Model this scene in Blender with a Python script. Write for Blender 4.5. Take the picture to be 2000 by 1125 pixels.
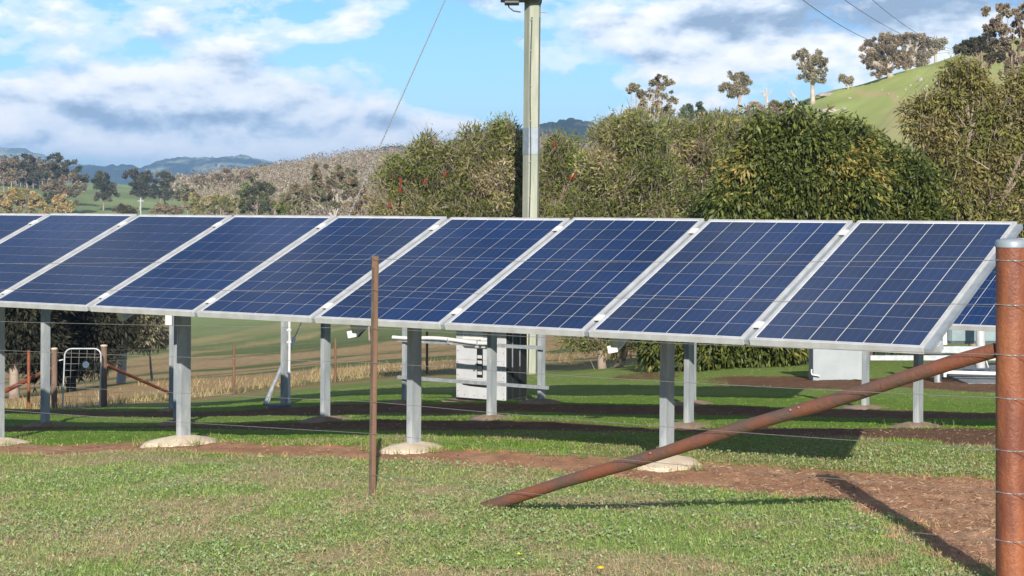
import bpy, bmesh, math, random
import numpy as np
from mathutils import Vector, Matrix
random.seed(7); rng = np.random.default_rng(11)
R = math.radians
sc = bpy.context.scene; col = sc.collection
for o in list(bpy.data.objects): bpy.data.objects.remove(o)

# ------------------------------------------------------------------ camera, sky, sun, exposure
CZ = 1.65                      # eye height
F = 3532.0                     # focal length in photo pixels (2000 wide)
HY = 380.0                     # photo row of the level horizon
cam = bpy.data.cameras.new('camera'); co = bpy.data.objects.new('camera', cam); col.objects.link(co)
co.location = (0, 0, CZ); co.rotation_euler = (R(90), 0, 0)
cam.sensor_fit = 'HORIZONTAL'; cam.sensor_width = 36; cam.lens = F / 2000 * 36
cam.shift_y = -(562.5 - HY) / 2000; cam.clip_start = .1; cam.clip_end = 20000
sc.camera = co
SUN_EL, SUN_DX = 24.5, -0.065          # light travels (SUN_DX, 1) over the ground
sun = bpy.data.lights.new('sun', 'SUN'); so = bpy.data.objects.new('sun', sun); col.objects.link(so)
sun.energy = 5.0; sun.angle = R(.5); sun.color = (1, .93, .82)
ld = Vector((SUN_DX * math.cos(R(SUN_EL)), math.cos(R(SUN_EL)), -math.sin(R(SUN_EL)))).normalized()
so.rotation_euler = ld.to_track_quat('-Z', 'Y').to_euler(); so.location = (0, -20, 30)
sc.view_settings.view_transform = 'Standard'; sc.view_settings.look = 'None'
sc.view_settings.exposure = 0.52; sc.view_settings.gamma = 1; sc.view_settings.use_curve_mapping = False
sc.render.engine = 'CYCLES'

class NT:
    """tiny helper around a node tree"""
    def __init__(s, nt): s.t = nt
    def n(s, typ, **kw):
        nd = s.t.nodes.new(typ)
        for k, v in kw.items():
            if k == 'inp':
                for a, b in v.items():
                    if hasattr(b, 'is_linked') or isinstance(b, bpy.types.NodeSocket): s.t.links.new(b, nd.inputs[a])
                    else: nd.inputs[a].default_value = b
            else: setattr(nd, k, v)
        return nd
    def math(s, op, a, b=0.0, c=None, clamp=False):
        nd = s.n('ShaderNodeMath', operation=op, use_clamp=clamp, inp={0: a, 1: b})
        if c is not None: 
            if isinstance(c, bpy.types.NodeSocket): s.t.links.new(c, nd.inputs[2])
            else: nd.inputs[2].default_value = c
        return nd.outputs[0]
    def vm(s, op, a, b=(0, 0, 0)):
        nd = s.n('ShaderNodeVectorMath', operation=op, inp={0: a, 1: b}); return nd
    def mix(s, f, a, b, blend='MIX'):
        nd = s.n('ShaderNodeMix', data_type='RGBA', blend_type=blend)
        for i, v in ((0, f), (6, a), (7, b)):
            if isinstance(v, bpy.types.NodeSocket): s.t.links.new(v, nd.inputs[i])
            else: nd.inputs[i].default_value = v if i == 0 else (*v[:3], 1)
        return nd.outputs[2]
    def ramp(s, f, stops, interp='LINEAR'):
        nd = s.n('ShaderNodeValToRGB'); s.t.links.new(f, nd.inputs[0]); r = nd.color_ramp; r.interpolation = interp
        while len(r.elements) < len(stops): r.elements.new(.5)
        for e, (p, c) in zip(r.elements, stops):
            e.position = p; e.color = (c, c, c, 1) if not hasattr(c, '__len__') else (*c[:3], 1)
        return nd.outputs[0]
    def noise(s, vec, scale, detail=4, rough=.5, dist=0):
        nd = s.n('ShaderNodeTexNoise', inp={'Scale': scale, 'Detail': detail, 'Roughness': rough, 'Distortion': dist})
        if vec is not None: s.t.links.new(vec, nd.inputs['Vector'])
        return nd.outputs[0]

w = bpy.data.worlds.new('World'); sc.world = w; w.use_nodes = True
T = NT(w.node_tree); w.node_tree.nodes.clear()
sky = T.n('ShaderNodeTexSky', sky_type='NISHITA', sun_disc=False, sun_elevation=R(SUN_EL),
          sun_rotation=math.atan2(-SUN_DX, -1.0), altitude=400, air_density=1.0, dust_density=.6, ozone_density=1.6)
tc = T.n('ShaderNodeTexCoord').outputs['Generated']
def bump2d(px, y, sx, sy, amp):
    """a soft patch of the sky, given as a direction"""
    v = T.vm('SUBTRACT', tc, ((px - 1000) / F, 1.0, (HY - y) / F)).outputs[0]
    v = T.vm('MULTIPLY', v, (F / sx, .5, F / sy)).outputs[0]
    l = T.vm('LENGTH', v).outputs['Value']
    e = T.math('EXPONENT', T.math('MULTIPLY', T.math('MULTIPLY', l, l), -1.0))
    return T.math('MULTIPLY', e, amp)
def dens(dz, detail=9):
    v = T.vm('ADD', tc, (0, 0, dz)).outputs[0]
    v = T.vm('MULTIPLY', v, (1, 1, 2.1)).outputs[0]
    a = T.noise(v, 15, detail, .57, .12)
    b = T.noise(v, 4.2, 3, .5)
    return T.math('ADD', T.math('MULTIPLY', a, 1.0), T.math('MULTIPLY', b, .55))
D0 = dens(0.0); D1 = dens(0.0085)
bias = None
for a in ((120, 220, 420, 90, .36), (520, 245, 330, 66, .28), (820, 285, 260, 50, .28), (400, 120, 90, 30, .10), (480, 45, 330, 62, -.10), (150, 60, 220, 50, .10), (90, 20, 120, 45, .12), (340, 55, 70, 40, .16), (600, 62, 50, 22, .14), (700, 45, 55, 26, .18), (560, 185, 120, 40, .08), (880, 130, 120, 90, -.20),
          (1110, 195, 90, 60, -.12), (1560, 70, 460, 95, .32), (850, -40, 260, 50, .30), (1330, 75, 260, 55, .16), (1180, 150, 90, 22, .12),
          (60, 0, 120, 60, -.03), (1880, 105, 60, 30, -.2)):
    g = bump2d(*a); bias = g if bias is None else T.math('ADD', bias, g)
dd = T.math('ADD', D0, bias)
cover = T.ramp(dd, [(.78, 0.0), (.86, .5), (.97, 1.0)], 'EASE')
lit = T.math('SUBTRACT', D0, D1)                         # edges towards the light are brighter
litv = T.math('MULTIPLY_ADD', lit, 3.6, .72)
dark = bump2d(1700, -10, 420, 75, .62); dark2 = bump2d(850, -30, 300, 55, .35); dark3 = T.math('SUBTRACT', T.math('ADD', bump2d(480, 238, 300, 20, .42), bump2d(120, 205, 200, 24, .22)), bump2d(520, 288, 520, 30, .30))
litv = T.math('SUBTRACT', litv, dark); litv = T.math('SUBTRACT', litv, dark2); litv = T.math('SUBTRACT', litv, dark3)
thick = T.math('MULTIPLY', T.math('SUBTRACT', dd, .95), .55)
litv = T.math('SUBTRACT', litv, thick, clamp=True)
ccol = T.ramp(litv, [(0.0, (4.0, 5.4, 7.4)), (.32, (7.2, 8.7, 10.6)), (.58, (11.0, 11.8, 12.8)), (1.0, (14.2, 14.1, 14.0))])
sep = T.n('ShaderNodeSeparateXYZ', inp={0: tc}).outputs[2]
el = T.ramp(sep, [(0.0, (.98, 1.30, 1.84)), (.14, (.66, 1.14, 1.78)), (.5, (.8, .98, 1.15)), (1.0, (1, 1, 1))])
skyc = T.mix(1.0, sky.outputs[0], el, 'MULTIPLY')
fin = T.mix(cover, skyc, ccol)
bg = T.n('ShaderNodeBackground', inp={0: fin, 1: .062})
wo = T.n('ShaderNodeOutputWorld', inp={0: bg.outputs[0]})
SKY_OK = True

# ------------------------------------------------------------------ helpers
def W(px, y, D):
    """world point seen at photo pixel (px, y) and lying D metres in front of the camera"""
    return Vector(((px - 1000) / F * D, D, CZ - (y - HY) / F * D))
YAW = .5899; dV = Vector((-math.cos(YAW), math.sin(YAW), 0)); aV = Vector((math.sin(YAW), math.cos(YAW), 0))
O1 = Vector((2.157, 9.422, 0))                 # near low corner of the first array, on plan
def on_line(px, perp):
    u = (px - 1000) / F; b = O1 + aV * perp
    t = (u * b.y - b.x) / (dV.x - u * dV.y)
    return b + dV * t

def link(name, me, mat=None, parent=None, loc=None):
    o = bpy.data.objects.new(name, me); col.objects.link(o)
    if mat is not None and me is not None:
        if len(me.materials) == 0: me.materials.append(mat)
    if parent: o.parent = parent
    if loc is not None: o.location = loc
    return o
def tag(o, label=None, cat=None, group=None, kind=None):
    if label: o['label'] = label
    if cat: o['category'] = cat
    if group: o['group'] = group
    if kind: o['kind'] = kind
    return o
def thing(name, loc, label, cat, group=None, rz=0):
    o = bpy.data.objects.new(name, None); col.objects.link(o); o.location = loc; o.rotation_euler.z = rz
    o.empty_display_size = .2
    return tag(o, label, cat, group)

class MB:
    def __init__(s): s.v = []; s.f = []
    def box(s, x0, x1, y0, y1, z0, z1, M=None):
        i = len(s.v)
        p = [(x, y, z) for x in (x0, x1) for y in (y0, y1) for z in (z0, z1)]
        if M is not None: p = [tuple(M @ Vector(q)) for q in p]
        s.v += p
        for q in ((0, 1, 3, 2), (4, 6, 7, 5), (0, 4, 5, 1), (2, 3, 7, 6), (0, 2, 6, 4), (1, 5, 7, 3)): s.f.append([i + k for k in q])
        return s
    def tube(s, pts, r, n=10, cap=True):
        pts = [Vector(p) for p in pts]; rs = r if hasattr(r, '__len__') else [r] * len(pts)
        base = len(s.v); up = None
        for k, p in enumerate(pts):
            t = (pts[min(k + 1, len(pts) - 1)] - pts[max(k - 1, 0)]).normalized()
            if up is None: up = t.orthogonal().normalized()
            up = (up - t * up.dot(t)).normalized(); b = t.cross(up)
            for j in range(n):
                a = 2 * math.pi * j / n; s.v.append(tuple(p + (up * math.cos(a) + b * math.sin(a)) * rs[k]))
        for k in range(len(pts) - 1):
            for j in range(n):
                a = base + k * n + j; b_ = base + k * n + (j + 1) % n
                s.f.append([a, b_, b_ + n, a + n])
        if cap:
            s.f.append([base + j for j in range(n)][::-1]); e = base + (len(pts) - 1) * n; s.f.append([e + j for j in range(n)])
        return s
    def prism(s, prof, z0, z1, M=None):
        i = len(s.v); n = len(prof)
        p = [(x, y, z0) for x, y in prof] + [(x, y, z1) for x, y in prof]
        if M is not None: p = [tuple(M @ Vector(q)) for q in p]
        s.v += p
        for j in range(n): s.f.append([i + j, i + (j + 1) % n, i + n + (j + 1) % n, i + n + j])
        s.f.append([i + j for j in range(n)][::-1]); s.f.append([i + n + j for j in range(n)])
        return s
    def mesh(s, name, smooth=False, bevel=0):
        me = bpy.data.meshes.new(name); me.from_pydata(s.v, [], s.f); me.validate()
        bm = bmesh.new(); bm.from_mesh(me); bmesh.ops.recalc_face_normals(bm, faces=bm.faces)
        if bevel: bmesh.ops.bevel(bm, geom=bm.edges[:], offset=bevel, segments=1, affect='EDGES')
        bm.to_mesh(me); bm.free()
        if smooth:
            me.polygons.foreach_set('use_smooth', [True] * len(me.polygons))
            try: me.set_sharp_from_angle(angle=R(40))
            except Exception: pass
        return me
    def build(s, name, mat, parent=None, smooth=False, bevel=0, loc=None):
        return link(name, s.mesh(name, smooth, bevel), mat, parent, loc)

def np_mesh(name, V, Q, cols=None, k=4, smooth=False):
    """fast mesh from numpy: V (n,3), Q (m,k), optional per-vertex colours"""
    me = bpy.data.meshes.new(name); V = np.ascontiguousarray(V, dtype=np.float32); Q = np.ascontiguousarray(Q, dtype=np.int32)
    me.vertices.add(len(V)); me.vertices.foreach_set('co', V.ravel())
    me.loops.add(Q.size); me.loops.foreach_set('vertex_index', Q.ravel())
    me.polygons.add(len(Q)); me.polygons.foreach_set('loop_start', np.arange(0, Q.size, k, dtype=np.int32))
    me.polygons.foreach_set('loop_total', np.full(len(Q), k, dtype=np.int32))
    if smooth: me.polygons.foreach_set('use_smooth', np.ones(len(Q), dtype=bool))
    me.update(calc_edges=True)
    if cols is not None:
        at = me.color_attributes.new('tint', 'FLOAT_COLOR', 'POINT')
        c = np.ones((len(V), 4), dtype=np.float32); c[:, :3] = cols; at.data.foreach_set('color', c.ravel())
    return me

# numpy value noise
_perm = rng.random((256, 256))
def vnoise(x, y):
    xi = np.floor(x).astype(int); yi = np.floor(y).astype(int); fx = x - xi; fy = y - yi
    fx = fx * fx * (3 - 2 * fx); fy = fy * fy * (3 - 2 * fy)
    g = lambda a, b: _perm[a & 255, b & 255]
    return (g(xi, yi) * (1 - fx) + g(xi + 1, yi) * fx) * (1 - fy) + (g(xi, yi + 1) * (1 - fx) + g(xi + 1, yi + 1) * fx) * fy
def fbm(x, y, o=4, g=.5):
    x = np.asarray(x, float); y = np.asarray(y, float)
    s = 0; a = 1; t = 0
    for i in range(o): s = s + a * vnoise(x * 2 ** i + 17.3 * i, y * 2 ** i + 9.1 * i); t += a; a *= g
    return s / t
def sstep(a, b, x): t = np.clip((x - a) / (b - a), 0, 1); return t * t * (3 - 2 * t)

# ------------------------------------------------------------------ materials
def mat(name, base=(.5, .5, .5), rough=.6, metal=0.0, var=.15, scale=8, bump=0.0, bscale=60, second=None, coat=0, spec=.5, streak=None, edge=(.42, .6)):
    m = bpy.data.materials.new(name); m.use_nodes = True; t = NT(m.node_tree)
    p = m.node_tree.nodes['Principled BSDF']; tcx = t.n('ShaderNodeTexCoord').outputs['Object']
    v = tcx if streak is None else t.vm('MULTIPLY', tcx, streak).outputs[0]
    nz = t.noise(v, scale, 6, .6)
    c2 = second if second else tuple(min(1, c * (1 - var * 2)) for c in base)
    c = t.mix(t.ramp(nz, [(edge[0], 0.0), (edge[1], 1.0)]), base, c2)
    fine = t.noise(tcx, scale * 9, 3, .6)
    c = t.mix(t.math('MULTIPLY', fine, var), c, tuple(x * .45 for x in base))
    m.node_tree.links.new(c, p.inputs['Base Color'])
    p.inputs['Roughness'].default_value = rough; p.inputs['Metallic'].default_value = metal
    p.inputs['Specular IOR Level'].default_value = spec; p.inputs['Coat Weight'].default_value = coat; p.inputs['Coat Roughness'].default_value = .06
    if bump:
        b = t.n('ShaderNodeBump', inp={'Strength': bump, 'Distance': .01, 'Height': t.noise(tcx, bscale, 5, .65)})
        m.node_tree.links.new(b.outputs[0], p.inputs['Normal'])
    return m
M = {}
M['galv'] = mat('galvanised_steel', (.42, .45, .47), .42, .55, .12, 14, .15, 90, second=(.56, .58, .60))
M['galv_post'] = mat('galvanised_post', (.27, .30, .32), .5, .05, .12, 10, .15, 70, second=(.40, .42, .43), streak=(1, 1, .3))
M['alu'] = mat('panel_frame_aluminium', (.47, .47, .47), .42, .15, .10, 9, .05, 120, second=(.55, .56, .57))
M['strip'] = mat('gap_strip_steel', (.27, .31, .35), .45, .1, .1, 9)
M['box_steel'] = mat('smooth_galvanised_sheet', (.29, .325, .345), .5, .05, .05, 2, .03, 60, second=(.33, .365, .385))
M['backsheet'] = mat('panel_backsheet', (.74, .75, .78), .35, 0, .02, 3, coat=.6)
M['rail'] = mat('rail_steel', (.46, .49, .51), .5, .1, .1, 6, .1, 80)
M['rust'] = mat('rusty_pipe', (.19, .060, .032), .5, .1, .5, 4.5, .45, 60, second=(.37, .13, .052), streak=(2.2, 2.2, .45), edge=(.40, .60))
M['brace_rust'] = mat('weathered_brace', (.25, .088, .048), .6, .08, .5, 4, .5, 60, second=(.13, .088, .07), edge=(.42, .60))
M['post_brown'] = mat('brown_post', (.20, .105, .058), .75, 0, .3, 9, .4, 60, second=(.11, .062, .038), streak=(3, 3, .25))
M['wire'] = mat('fence_wire', (.40, .38, .36), .45, .6, .1, 30)
M['wood'] = mat('old_timber', (.22, .14, .10), .85, 0, .3, 12, .5, 50, second=(.13, .085, .065), streak=(2, 2, .3))
M['red_star'] = mat('red_picket', (.30, .085, .04), .7, .1, .2, 9, .2, 60)
M['white_pipe'] = mat('white_pipe', (.72, .72, .70), .4, 0, .06, 6)
M['cabinet'] = mat('cabinet_paint', (.52, .53, .55), .38, .0, .08, 3, .03, 30, second=(.45, .46, .48))
M['black'] = mat('black_plastic', (.012, .013, .015), .5, 0, .05, 8)
M['darkgrey'] = mat('dark_grey_housing', (.07, .08, .085), .5, 0, .1, 8)
M['red_print'] = mat('red_print', (.55, .07, .05), .5, 0, .05, 8)
M['grey_print'] = mat('grey_print', (.2, .2, .21), .5, 0, .05, 8)
M['cream'] = mat('cream_duct', (.52, .48, .40), .55, 0, .1, 6)
M['teal'] = mat('teal_tank', (.24, .32, .33), .5, .1, .1, 5)
M['disc'] = mat('white_disc', (.72, .78, .86), .5, 0, .03, 5)
M['insul'] = mat('insulator', (.35, .12, .06), .5, 0, .1, 30)
M['pole'] = mat('pole_timber', (.40, .40, .32), .85, 0, .2, 3, .4, 24, second=(.28, .31, .24), streak=(2.2, 2.2, .25))
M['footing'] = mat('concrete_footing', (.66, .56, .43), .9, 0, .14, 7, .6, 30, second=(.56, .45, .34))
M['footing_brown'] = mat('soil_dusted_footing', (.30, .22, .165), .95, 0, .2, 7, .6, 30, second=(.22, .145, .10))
M['slab'] = mat('grey_slab', (.20, .215, .23), .9, 0, .12, 4, .3, 30)
M['stone'] = mat('pale_stone', (.42, .37, .31), .9, 0, .2, 6, .6, 20)
M['bark'] = mat('gum_bark', (.34, .27, .215), .9, 0, .2, 1.6, .5, 12, second=(.20, .145, .11))
M['bark_pale'] = mat('pale_gum_bark', (.48, .42, .36), .85, 0, .15, .9, .4, 10, second=(.33, .25, .19))
M['bark_dead'] = mat('bleached_dead_wood', (.50, .46, .42), .85, 0, .1, 2, .3, 10)
M['bark_dark'] = mat('dark_bark', (.10, .075, .055), .9, 0, .2, 5, .6, 20)
M['flower_red'] = mat('red_bottlebrush_bloom', (.22, .022, .016), .8, 0, .2, 30)
M['petal'] = mat('yellow_petal', (.75, .55, .02), .6, 0, .05, 50)

def tint_mat(name, rough=.6, transl=.25, spec=.3, mult=1.0):
    m = bpy.data.materials.new(name); m.use_nodes = True; t = NT(m.node_tree); nt = m.node_tree
    p = nt.nodes['Principled BSDF']; a = t.n('ShaderNodeAttribute', attribute_name='tint').outputs[0]
    nt.links.new(a, p.inputs['Base Color']); p.inputs['Roughness'].default_value = rough; p.inputs['Specular IOR Level'].default_value = spec
    if transl:
        tr = t.n('ShaderNodeBsdfTranslucent', inp={0: a}); mx = t.n('ShaderNodeMixShader', inp={0: transl})
        nt.links.new(p.outputs[0], mx.inputs[1]); nt.links.new(tr.outputs[0], mx.inputs[2])
        nt.links.new(mx.outputs[0], nt.nodes['Material Output'].inputs[0])
    return m
M['leaf'] = tint_mat('leaves'); M['leaf_gloss'] = tint_mat('glossy_leaves', .5, .18, .35); M['blade'] = tint_mat('grass_blades', .7, .3, .2)

# solar cell: silver busbars and fingers printed on deep blue silicon, glass on top
def cell_mat(sheen=0.0):
    m = bpy.data.materials.new('solar_cell'); m.use_nodes = True; t = NT(m.node_tree); nt = m.node_tree; p = nt.nodes['Principled BSDF']
    tcx = t.n('ShaderNodeTexCoord').outputs['Object']; s = t.n('ShaderNodeSeparateXYZ', inp={0: tcx})
    fr = t.math('FRACT', t.math('MULTIPLY_ADD', s.outputs[0], 3 / .1585, 30.0))
    bus = t.math('LESS_THAN', t.math('ABSOLUTE', t.math('SUBTRACT', fr, .5)), .018)
    wv = t.n('ShaderNodeNewGeometry').outputs['Position']
    n1 = t.noise(wv, 1.3, 3); n2 = t.n('ShaderNodeTexVoronoi', inp={'Scale': 55, 'Vector': tcx}).outputs['Color']
    c = t.mix(t.ramp(n1, [(.35, 0.0), (.65, 1.0)]), (.0004, .025, .108), (.0004, .019, .080))
    rnd = t.n('ShaderNodeObjectInfo').outputs['Random']
    c = t.mix(t.math('MULTIPLY', rnd, .35), c, (.004, .013, .040))
    c = t.mix(.14, c, n2, 'OVERLAY')
    c = t.mix(t.math('MULTIPLY', bus, .6), c, (.11, .14, .22))
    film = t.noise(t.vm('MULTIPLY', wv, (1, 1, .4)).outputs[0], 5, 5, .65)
    c = t.mix(t.math('MULTIPLY_ADD', film, .10, sheen - .03, clamp=True), c, (.16, .17, .18))  # streaky dust film, plus a grey sky reflection painted into the colour
    nt.links.new(c, p.inputs['Base Color']); p.inputs['Roughness'].default_value = .45; p.inputs['Specular IOR Level'].default_value = .15
    p.inputs['Coat Weight'].default_value = .3; p.inputs['Coat Roughness'].default_value = .10; p.inputs['Coat IOR'].default_value = 1.33
    return m
M['cell'] = cell_mat()
SHEEN = [.13, .05, 0, 0, 0, .02, .09, .12, .13]  # per panel, right to left: painted sky sheen, none on the middle panels
CELLM = [cell_mat(d_) if d_ else M['cell'] for d_ in SHEEN]

# ------------------------------------------------------------------ terrain
DN = np.array([0, 5, 8, 12, 16, 20, 25, 34, 48, 80, 130, 180, 260, 330, 400, 520, 900, 1500, 4000, 9000.])
CX = np.array([-900, 0, 350, 800, 1060, 1300, 1480, 1650, 1800, 2000, 2700.])
ZT = np.array([  # rows: columns CX; entries: ground height relative to the eye at the distances DN
 [-1.65,-1.66,-1.72,-1.90,-2.25,-2.65,-3.1,-4.2,-5.8,-9.0,-12,-13,-12,-9,-6, 2, 14, 20,-20,-20],
 [-1.65,-1.66,-1.70,-1.84,-2.12,-2.58,-3.0,-4.05,-5.6,-8.8,-12,-13,-12,-9,-5.5, 2, 6, 6,-20,-20],
 [-1.65,-1.65,-1.66,-1.76,-2.06,-2.52,-3.0,-3.95,-5.15,-8.0,-11,-12.5,-12,-9,-5.6,-2.5, 4.6, 4,-20,-20],
 [-1.65,-1.64,-1.62,-1.69,-2.04,-2.42,-2.8,-3.55,-4.75,-7.2,-9.8,-11,-10,-8,-4, 7.5, 10, 4,-20,-20],
 [-1.65,-1.64,-1.63,-1.68,-2.02,-2.38,-2.76,-3.4,-4.6,-6.9,-9.3,-9.5,-8,-5,-1, 10, 12, 4,-20,-20],
 [-1.65,-1.64,-1.63,-1.68,-2.04,-2.37,-2.72,-3.25,-4.4,-6.3,-7.0,-5,4.0,0,-2, 4, 8, 4,-20,-20],
 [-1.65,-1.64,-1.63,-1.67,-2.03,-2.35,-2.68,-3.15,-4.2,-5.9,-5.4,0,10.9,9,2, -2, 4, 4,-20,-20],
 [-1.65,-1.64,-1.62,-1.66,-2.03,-2.34,-2.66,-3.1,-4.1,-5.2,-3.6,4.0,14.6,14,8, 2, 4, 4,-20,-20],
 [-1.65,-1.64,-1.62,-1.66,-2.03,-2.34,-2.66,-3.05,-4.0,-4.6,-2.2,6.0,17.8,17,12, 5, 4, 4,-20,-20],
 [-1.65,-1.64,-1.62,-1.66,-2.02,-2.33,-2.65,-3.0,-3.9,-4.0,-.6,9.0,22.0,24,18, 8, 4, 4,-20,-20],
 [-1.65,-1.64,-1.62,-1.66,-2.02,-2.33,-2.65,-3.0,-3.7,-3.0,2.0,12.0,27.0,32,26, 10, 4, 4,-20,-20],
])
def hermite(xn, yn, x):
    """smooth interpolation of rows yn (..., n) at nodes xn, limited tangents"""
    i = np.clip(np.searchsorted(xn, x, side='right') - 1, 0, len(xn) - 2); h = np.diff(xn); dl = np.diff(yn, axis=-1) / h
    m = np.zeros_like(yn); m[..., 1:-1] = np.where(dl[..., 1:] * dl[..., :-1] > 0, 2 * dl[..., 1:] * dl[..., :-1] / (dl[..., 1:] + dl[..., :-1] + 1e-12), 0)
    m[..., 0] = dl[..., 0]; m[..., -1] = dl[..., -1]
    return i, h, m
def Zrel(x, y):
    x = np.atleast_1d(np.asarray(x, float)); y = np.atleast_1d(np.asarray(y, float))
    Dp = np.where(y > 0, np.maximum(y, np.abs(x) * .25), np.abs(x) * .25); Dp = np.clip(Dp, .01, 8999)
    px = np.clip(1000 + F * x / np.maximum(Dp, .5), -899, 2699)
    i, h, m = hermite(DN, ZT, Dp); t = (Dp - DN[i]) / h[i]
    h00 = 2 * t**3 - 3 * t**2 + 1; h10 = t**3 - 2 * t**2 + t; h01 = -2 * t**3 + 3 * t**2; h11 = t**3 - t**2
    rows = h00 * ZT[:, i] + h10 * h[i] * m[:, i] + h01 * ZT[:, i + 1] + h11 * h[i] * m[:, i + 1]     # (cols, n)
    cn = CX; j = np.clip(np.searchsorted(cn, px, side='right') - 1, 0, len(cn) - 2); s = (px - cn[j]) / (cn[j + 1] - cn[j]); s = s * s * (3 - 2 * s) * .5 + s * .5
    k = np.arange(len(px)); z = rows[j, k] * (1 - s) + rows[j + 1, k] * s
    amp = np.clip((Dp - 5) / 300, 0, 1)
    z = z + (fbm(x / 30, y / 30, 3) - .5) * 2.2 * amp + (fbm(x * .9, y * .9, 3) - .5) * .05 + (fbm(x / 9, y / 9, 2) - .5) * .9 * np.clip((Dp - 50) / 100, 0, 1)
    return z
def H(x, y):
    r = Zrel(x, y) + CZ
    return float(r[0]) if np.isscalar(x) or np.ndim(x) == 0 else r
def G(px, D, dz=0): x = (px - 1000) / F * D; return Vector((x, D, H(x, D) + dz))
def GP(p, dz=0): return Vector((p.x, p.y, H(p.x, p.y) + dz))

# what grows or lies where (in plan): dirt strips under the arrays, pale tall grass beyond the back fence ...
def plan(x, y):
    x = np.asarray(x, float); y = np.asarray(y, float)
    perp = (x - O1.x) * aV.x + (y - O1.y) * aV.y; along = (x - O1.x) * dV.x + (y - O1.y) * dV.y
    n = (fbm(x * 1.3, y * 1.3, 4) - .5) * 1.1; n2 = (fbm(x * 6, y * 6, 3) - .5) * .35
    rt = sstep(3.5, -.5, along)
    def band(c, hw, soft=.12): return 1 - sstep(hw - soft, hw + soft, np.abs(perp - c + n * .35 + n2 * .5))
    d = band(.50 - .02 * rt, .38 + .20 * rt, .2); d = np.maximum(d, band(3.85, 1.15, .2)); d = np.maximum(d, band(8.30, .95, .2))
    # bare corner by the strainer post
    d = np.maximum(d, .74 * sstep(1.5, 2.15, x + n * .9 + n2 * 1.4) * (1 - sstep(.2, .6, perp)) * (y > 4))
    # pathway of bare soil by the grey box
    d = np.maximum(d, .9 * (1 - sstep(1.2, 1.9, np.abs(perp - 15.6 + n))) * sstep(2.0, 4.0, x) * (y < 40))
    d = np.maximum(d, .6 * (1 - sstep(.4, .9, np.hypot(x - 2.3, (y - 30.5) * .35) + n * .6)))
    fd = sstep(33.4, 36.4, y + .17 * (x + 8) * -1 * 0 + 0 * x - np.clip((x + 8) * .95, 0, 14) + n)     # beyond the back fence
    return perp, along, np.clip(d, 0, 1), fd * (y > 0), n

def grass_colour(x, y):
    perp, along, dirt, field, n = plan(x, y)
    big = fbm(x * .45 + 3, y * .45, 4)[:, None]; mid = fbm(x * 2.6, y * 2.6, 4)[:, None]; fin = fbm(x * 14, y * 14, 3)[:, None]
    lawn = np.array([.20, .30, .065]) * (.75 + .5 * fin)
    vivid = np.array([.135, .235, .028]); dry = np.array([.46, .38, .22]); weedy = np.array([.29, .345, .13])
    c = lawn * (1 - .35) + vivid * .35
    front = (1 - sstep(-.6, .3, perp))[:, None]
    c = c * (1 - front * .45) + weedy * front * .45
    k = sstep(.45, .62, mid * .5 + fin * .2 + big * .3) ; c = c * (1 - k * front * .85) + dry * k * front * .85
    k2 = sstep(.52, .66, big); c = c * (1 - k2 * .3) + dry * k2 * .3 * (1)
    lush = (sstep(.6, 1.2, perp) * (1 - sstep(10, 14, perp)))[:, None]
    c = c * (1 - lush * .6) + vivid * (.75 + .5 * fin) * lush * .6
    back = sstep(10.5, 14, perp)[:, None]; c = c * (1 - back * .35) + np.array([.22, .25, .09]) * back * .35
    # dirt
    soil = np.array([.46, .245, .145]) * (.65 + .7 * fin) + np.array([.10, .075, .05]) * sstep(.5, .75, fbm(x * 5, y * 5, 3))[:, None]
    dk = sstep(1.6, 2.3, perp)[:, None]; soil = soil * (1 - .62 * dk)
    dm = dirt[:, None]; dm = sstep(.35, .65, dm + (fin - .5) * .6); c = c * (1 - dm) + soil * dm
    # paddock: tan and green stripes running up to the right
    wv = (fbm(x * .06 + 3, y * .03, 3) - .5) * 22; st = fbm(x * .04 - y * .004, (y - x * .9 + wv) * .085, 4)[:, None]; st = st + .12 * (fbm(x * .3, y * .3, 4)[:, None] - .5)
    tan = np.array([.43, .285, .14]); pg = np.array([.115, .145, .045])
    near = np.exp(-np.clip(y - 36 - np.clip((x + 8) * .95, 0, 14), 0, 99) / 7.0)[:, None]
    fk = np.clip(sstep(.43, .55, st) * .9 + near * .7, 0, 1); fc = (pg * (1 - fk) + tan * fk) * (.8 + .4 * fin)
    fm = field[:, None]; c = c * (1 - fm) + fc * fm
    # far meadow and the green hill
    far = sstep(110, 170, y)[:, None]
    hill = (sstep(20, 45, x) * sstep(100, 150, y))[:, None]
    hg = np.array([.38, .43, .13]) * (.6 + .8 * fbm(x * .12, y * .10, 5, .65)[:, None]); tn = np.array([.52, .44, .22])
    k = sstep(.54, .68, fbm(x * .05 + 5, y * .022, 4))[:, None]; hg = hg * (1 - k * .7) + tn * k * .7
    md = np.array([.25, .31, .12]) * (.45 + 1.1 * fbm(x * .06, y * .02, 5, .65)[:, None])
    c = c * (1 - far) + (md * (1 - hill) + hg * hill) * far
    # bare track scar on the hill
    tx = x; ty = y; pxx = 1000 + F * tx / np.maximum(ty, 1)
    tr = np.exp(-((ty - (232 - (pxx - 1690) * .36 + 3 * np.sin(pxx / 17))) / 2.6) ** 2) * sstep(1655, 1680, pxx) * (1 - sstep(1745, 1765, pxx)) * (ty > 150)
    c = c * (1 - tr[:, None] * .8) + np.array([.62, .42, .25]) * tr[:, None] * .8
    return c

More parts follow.
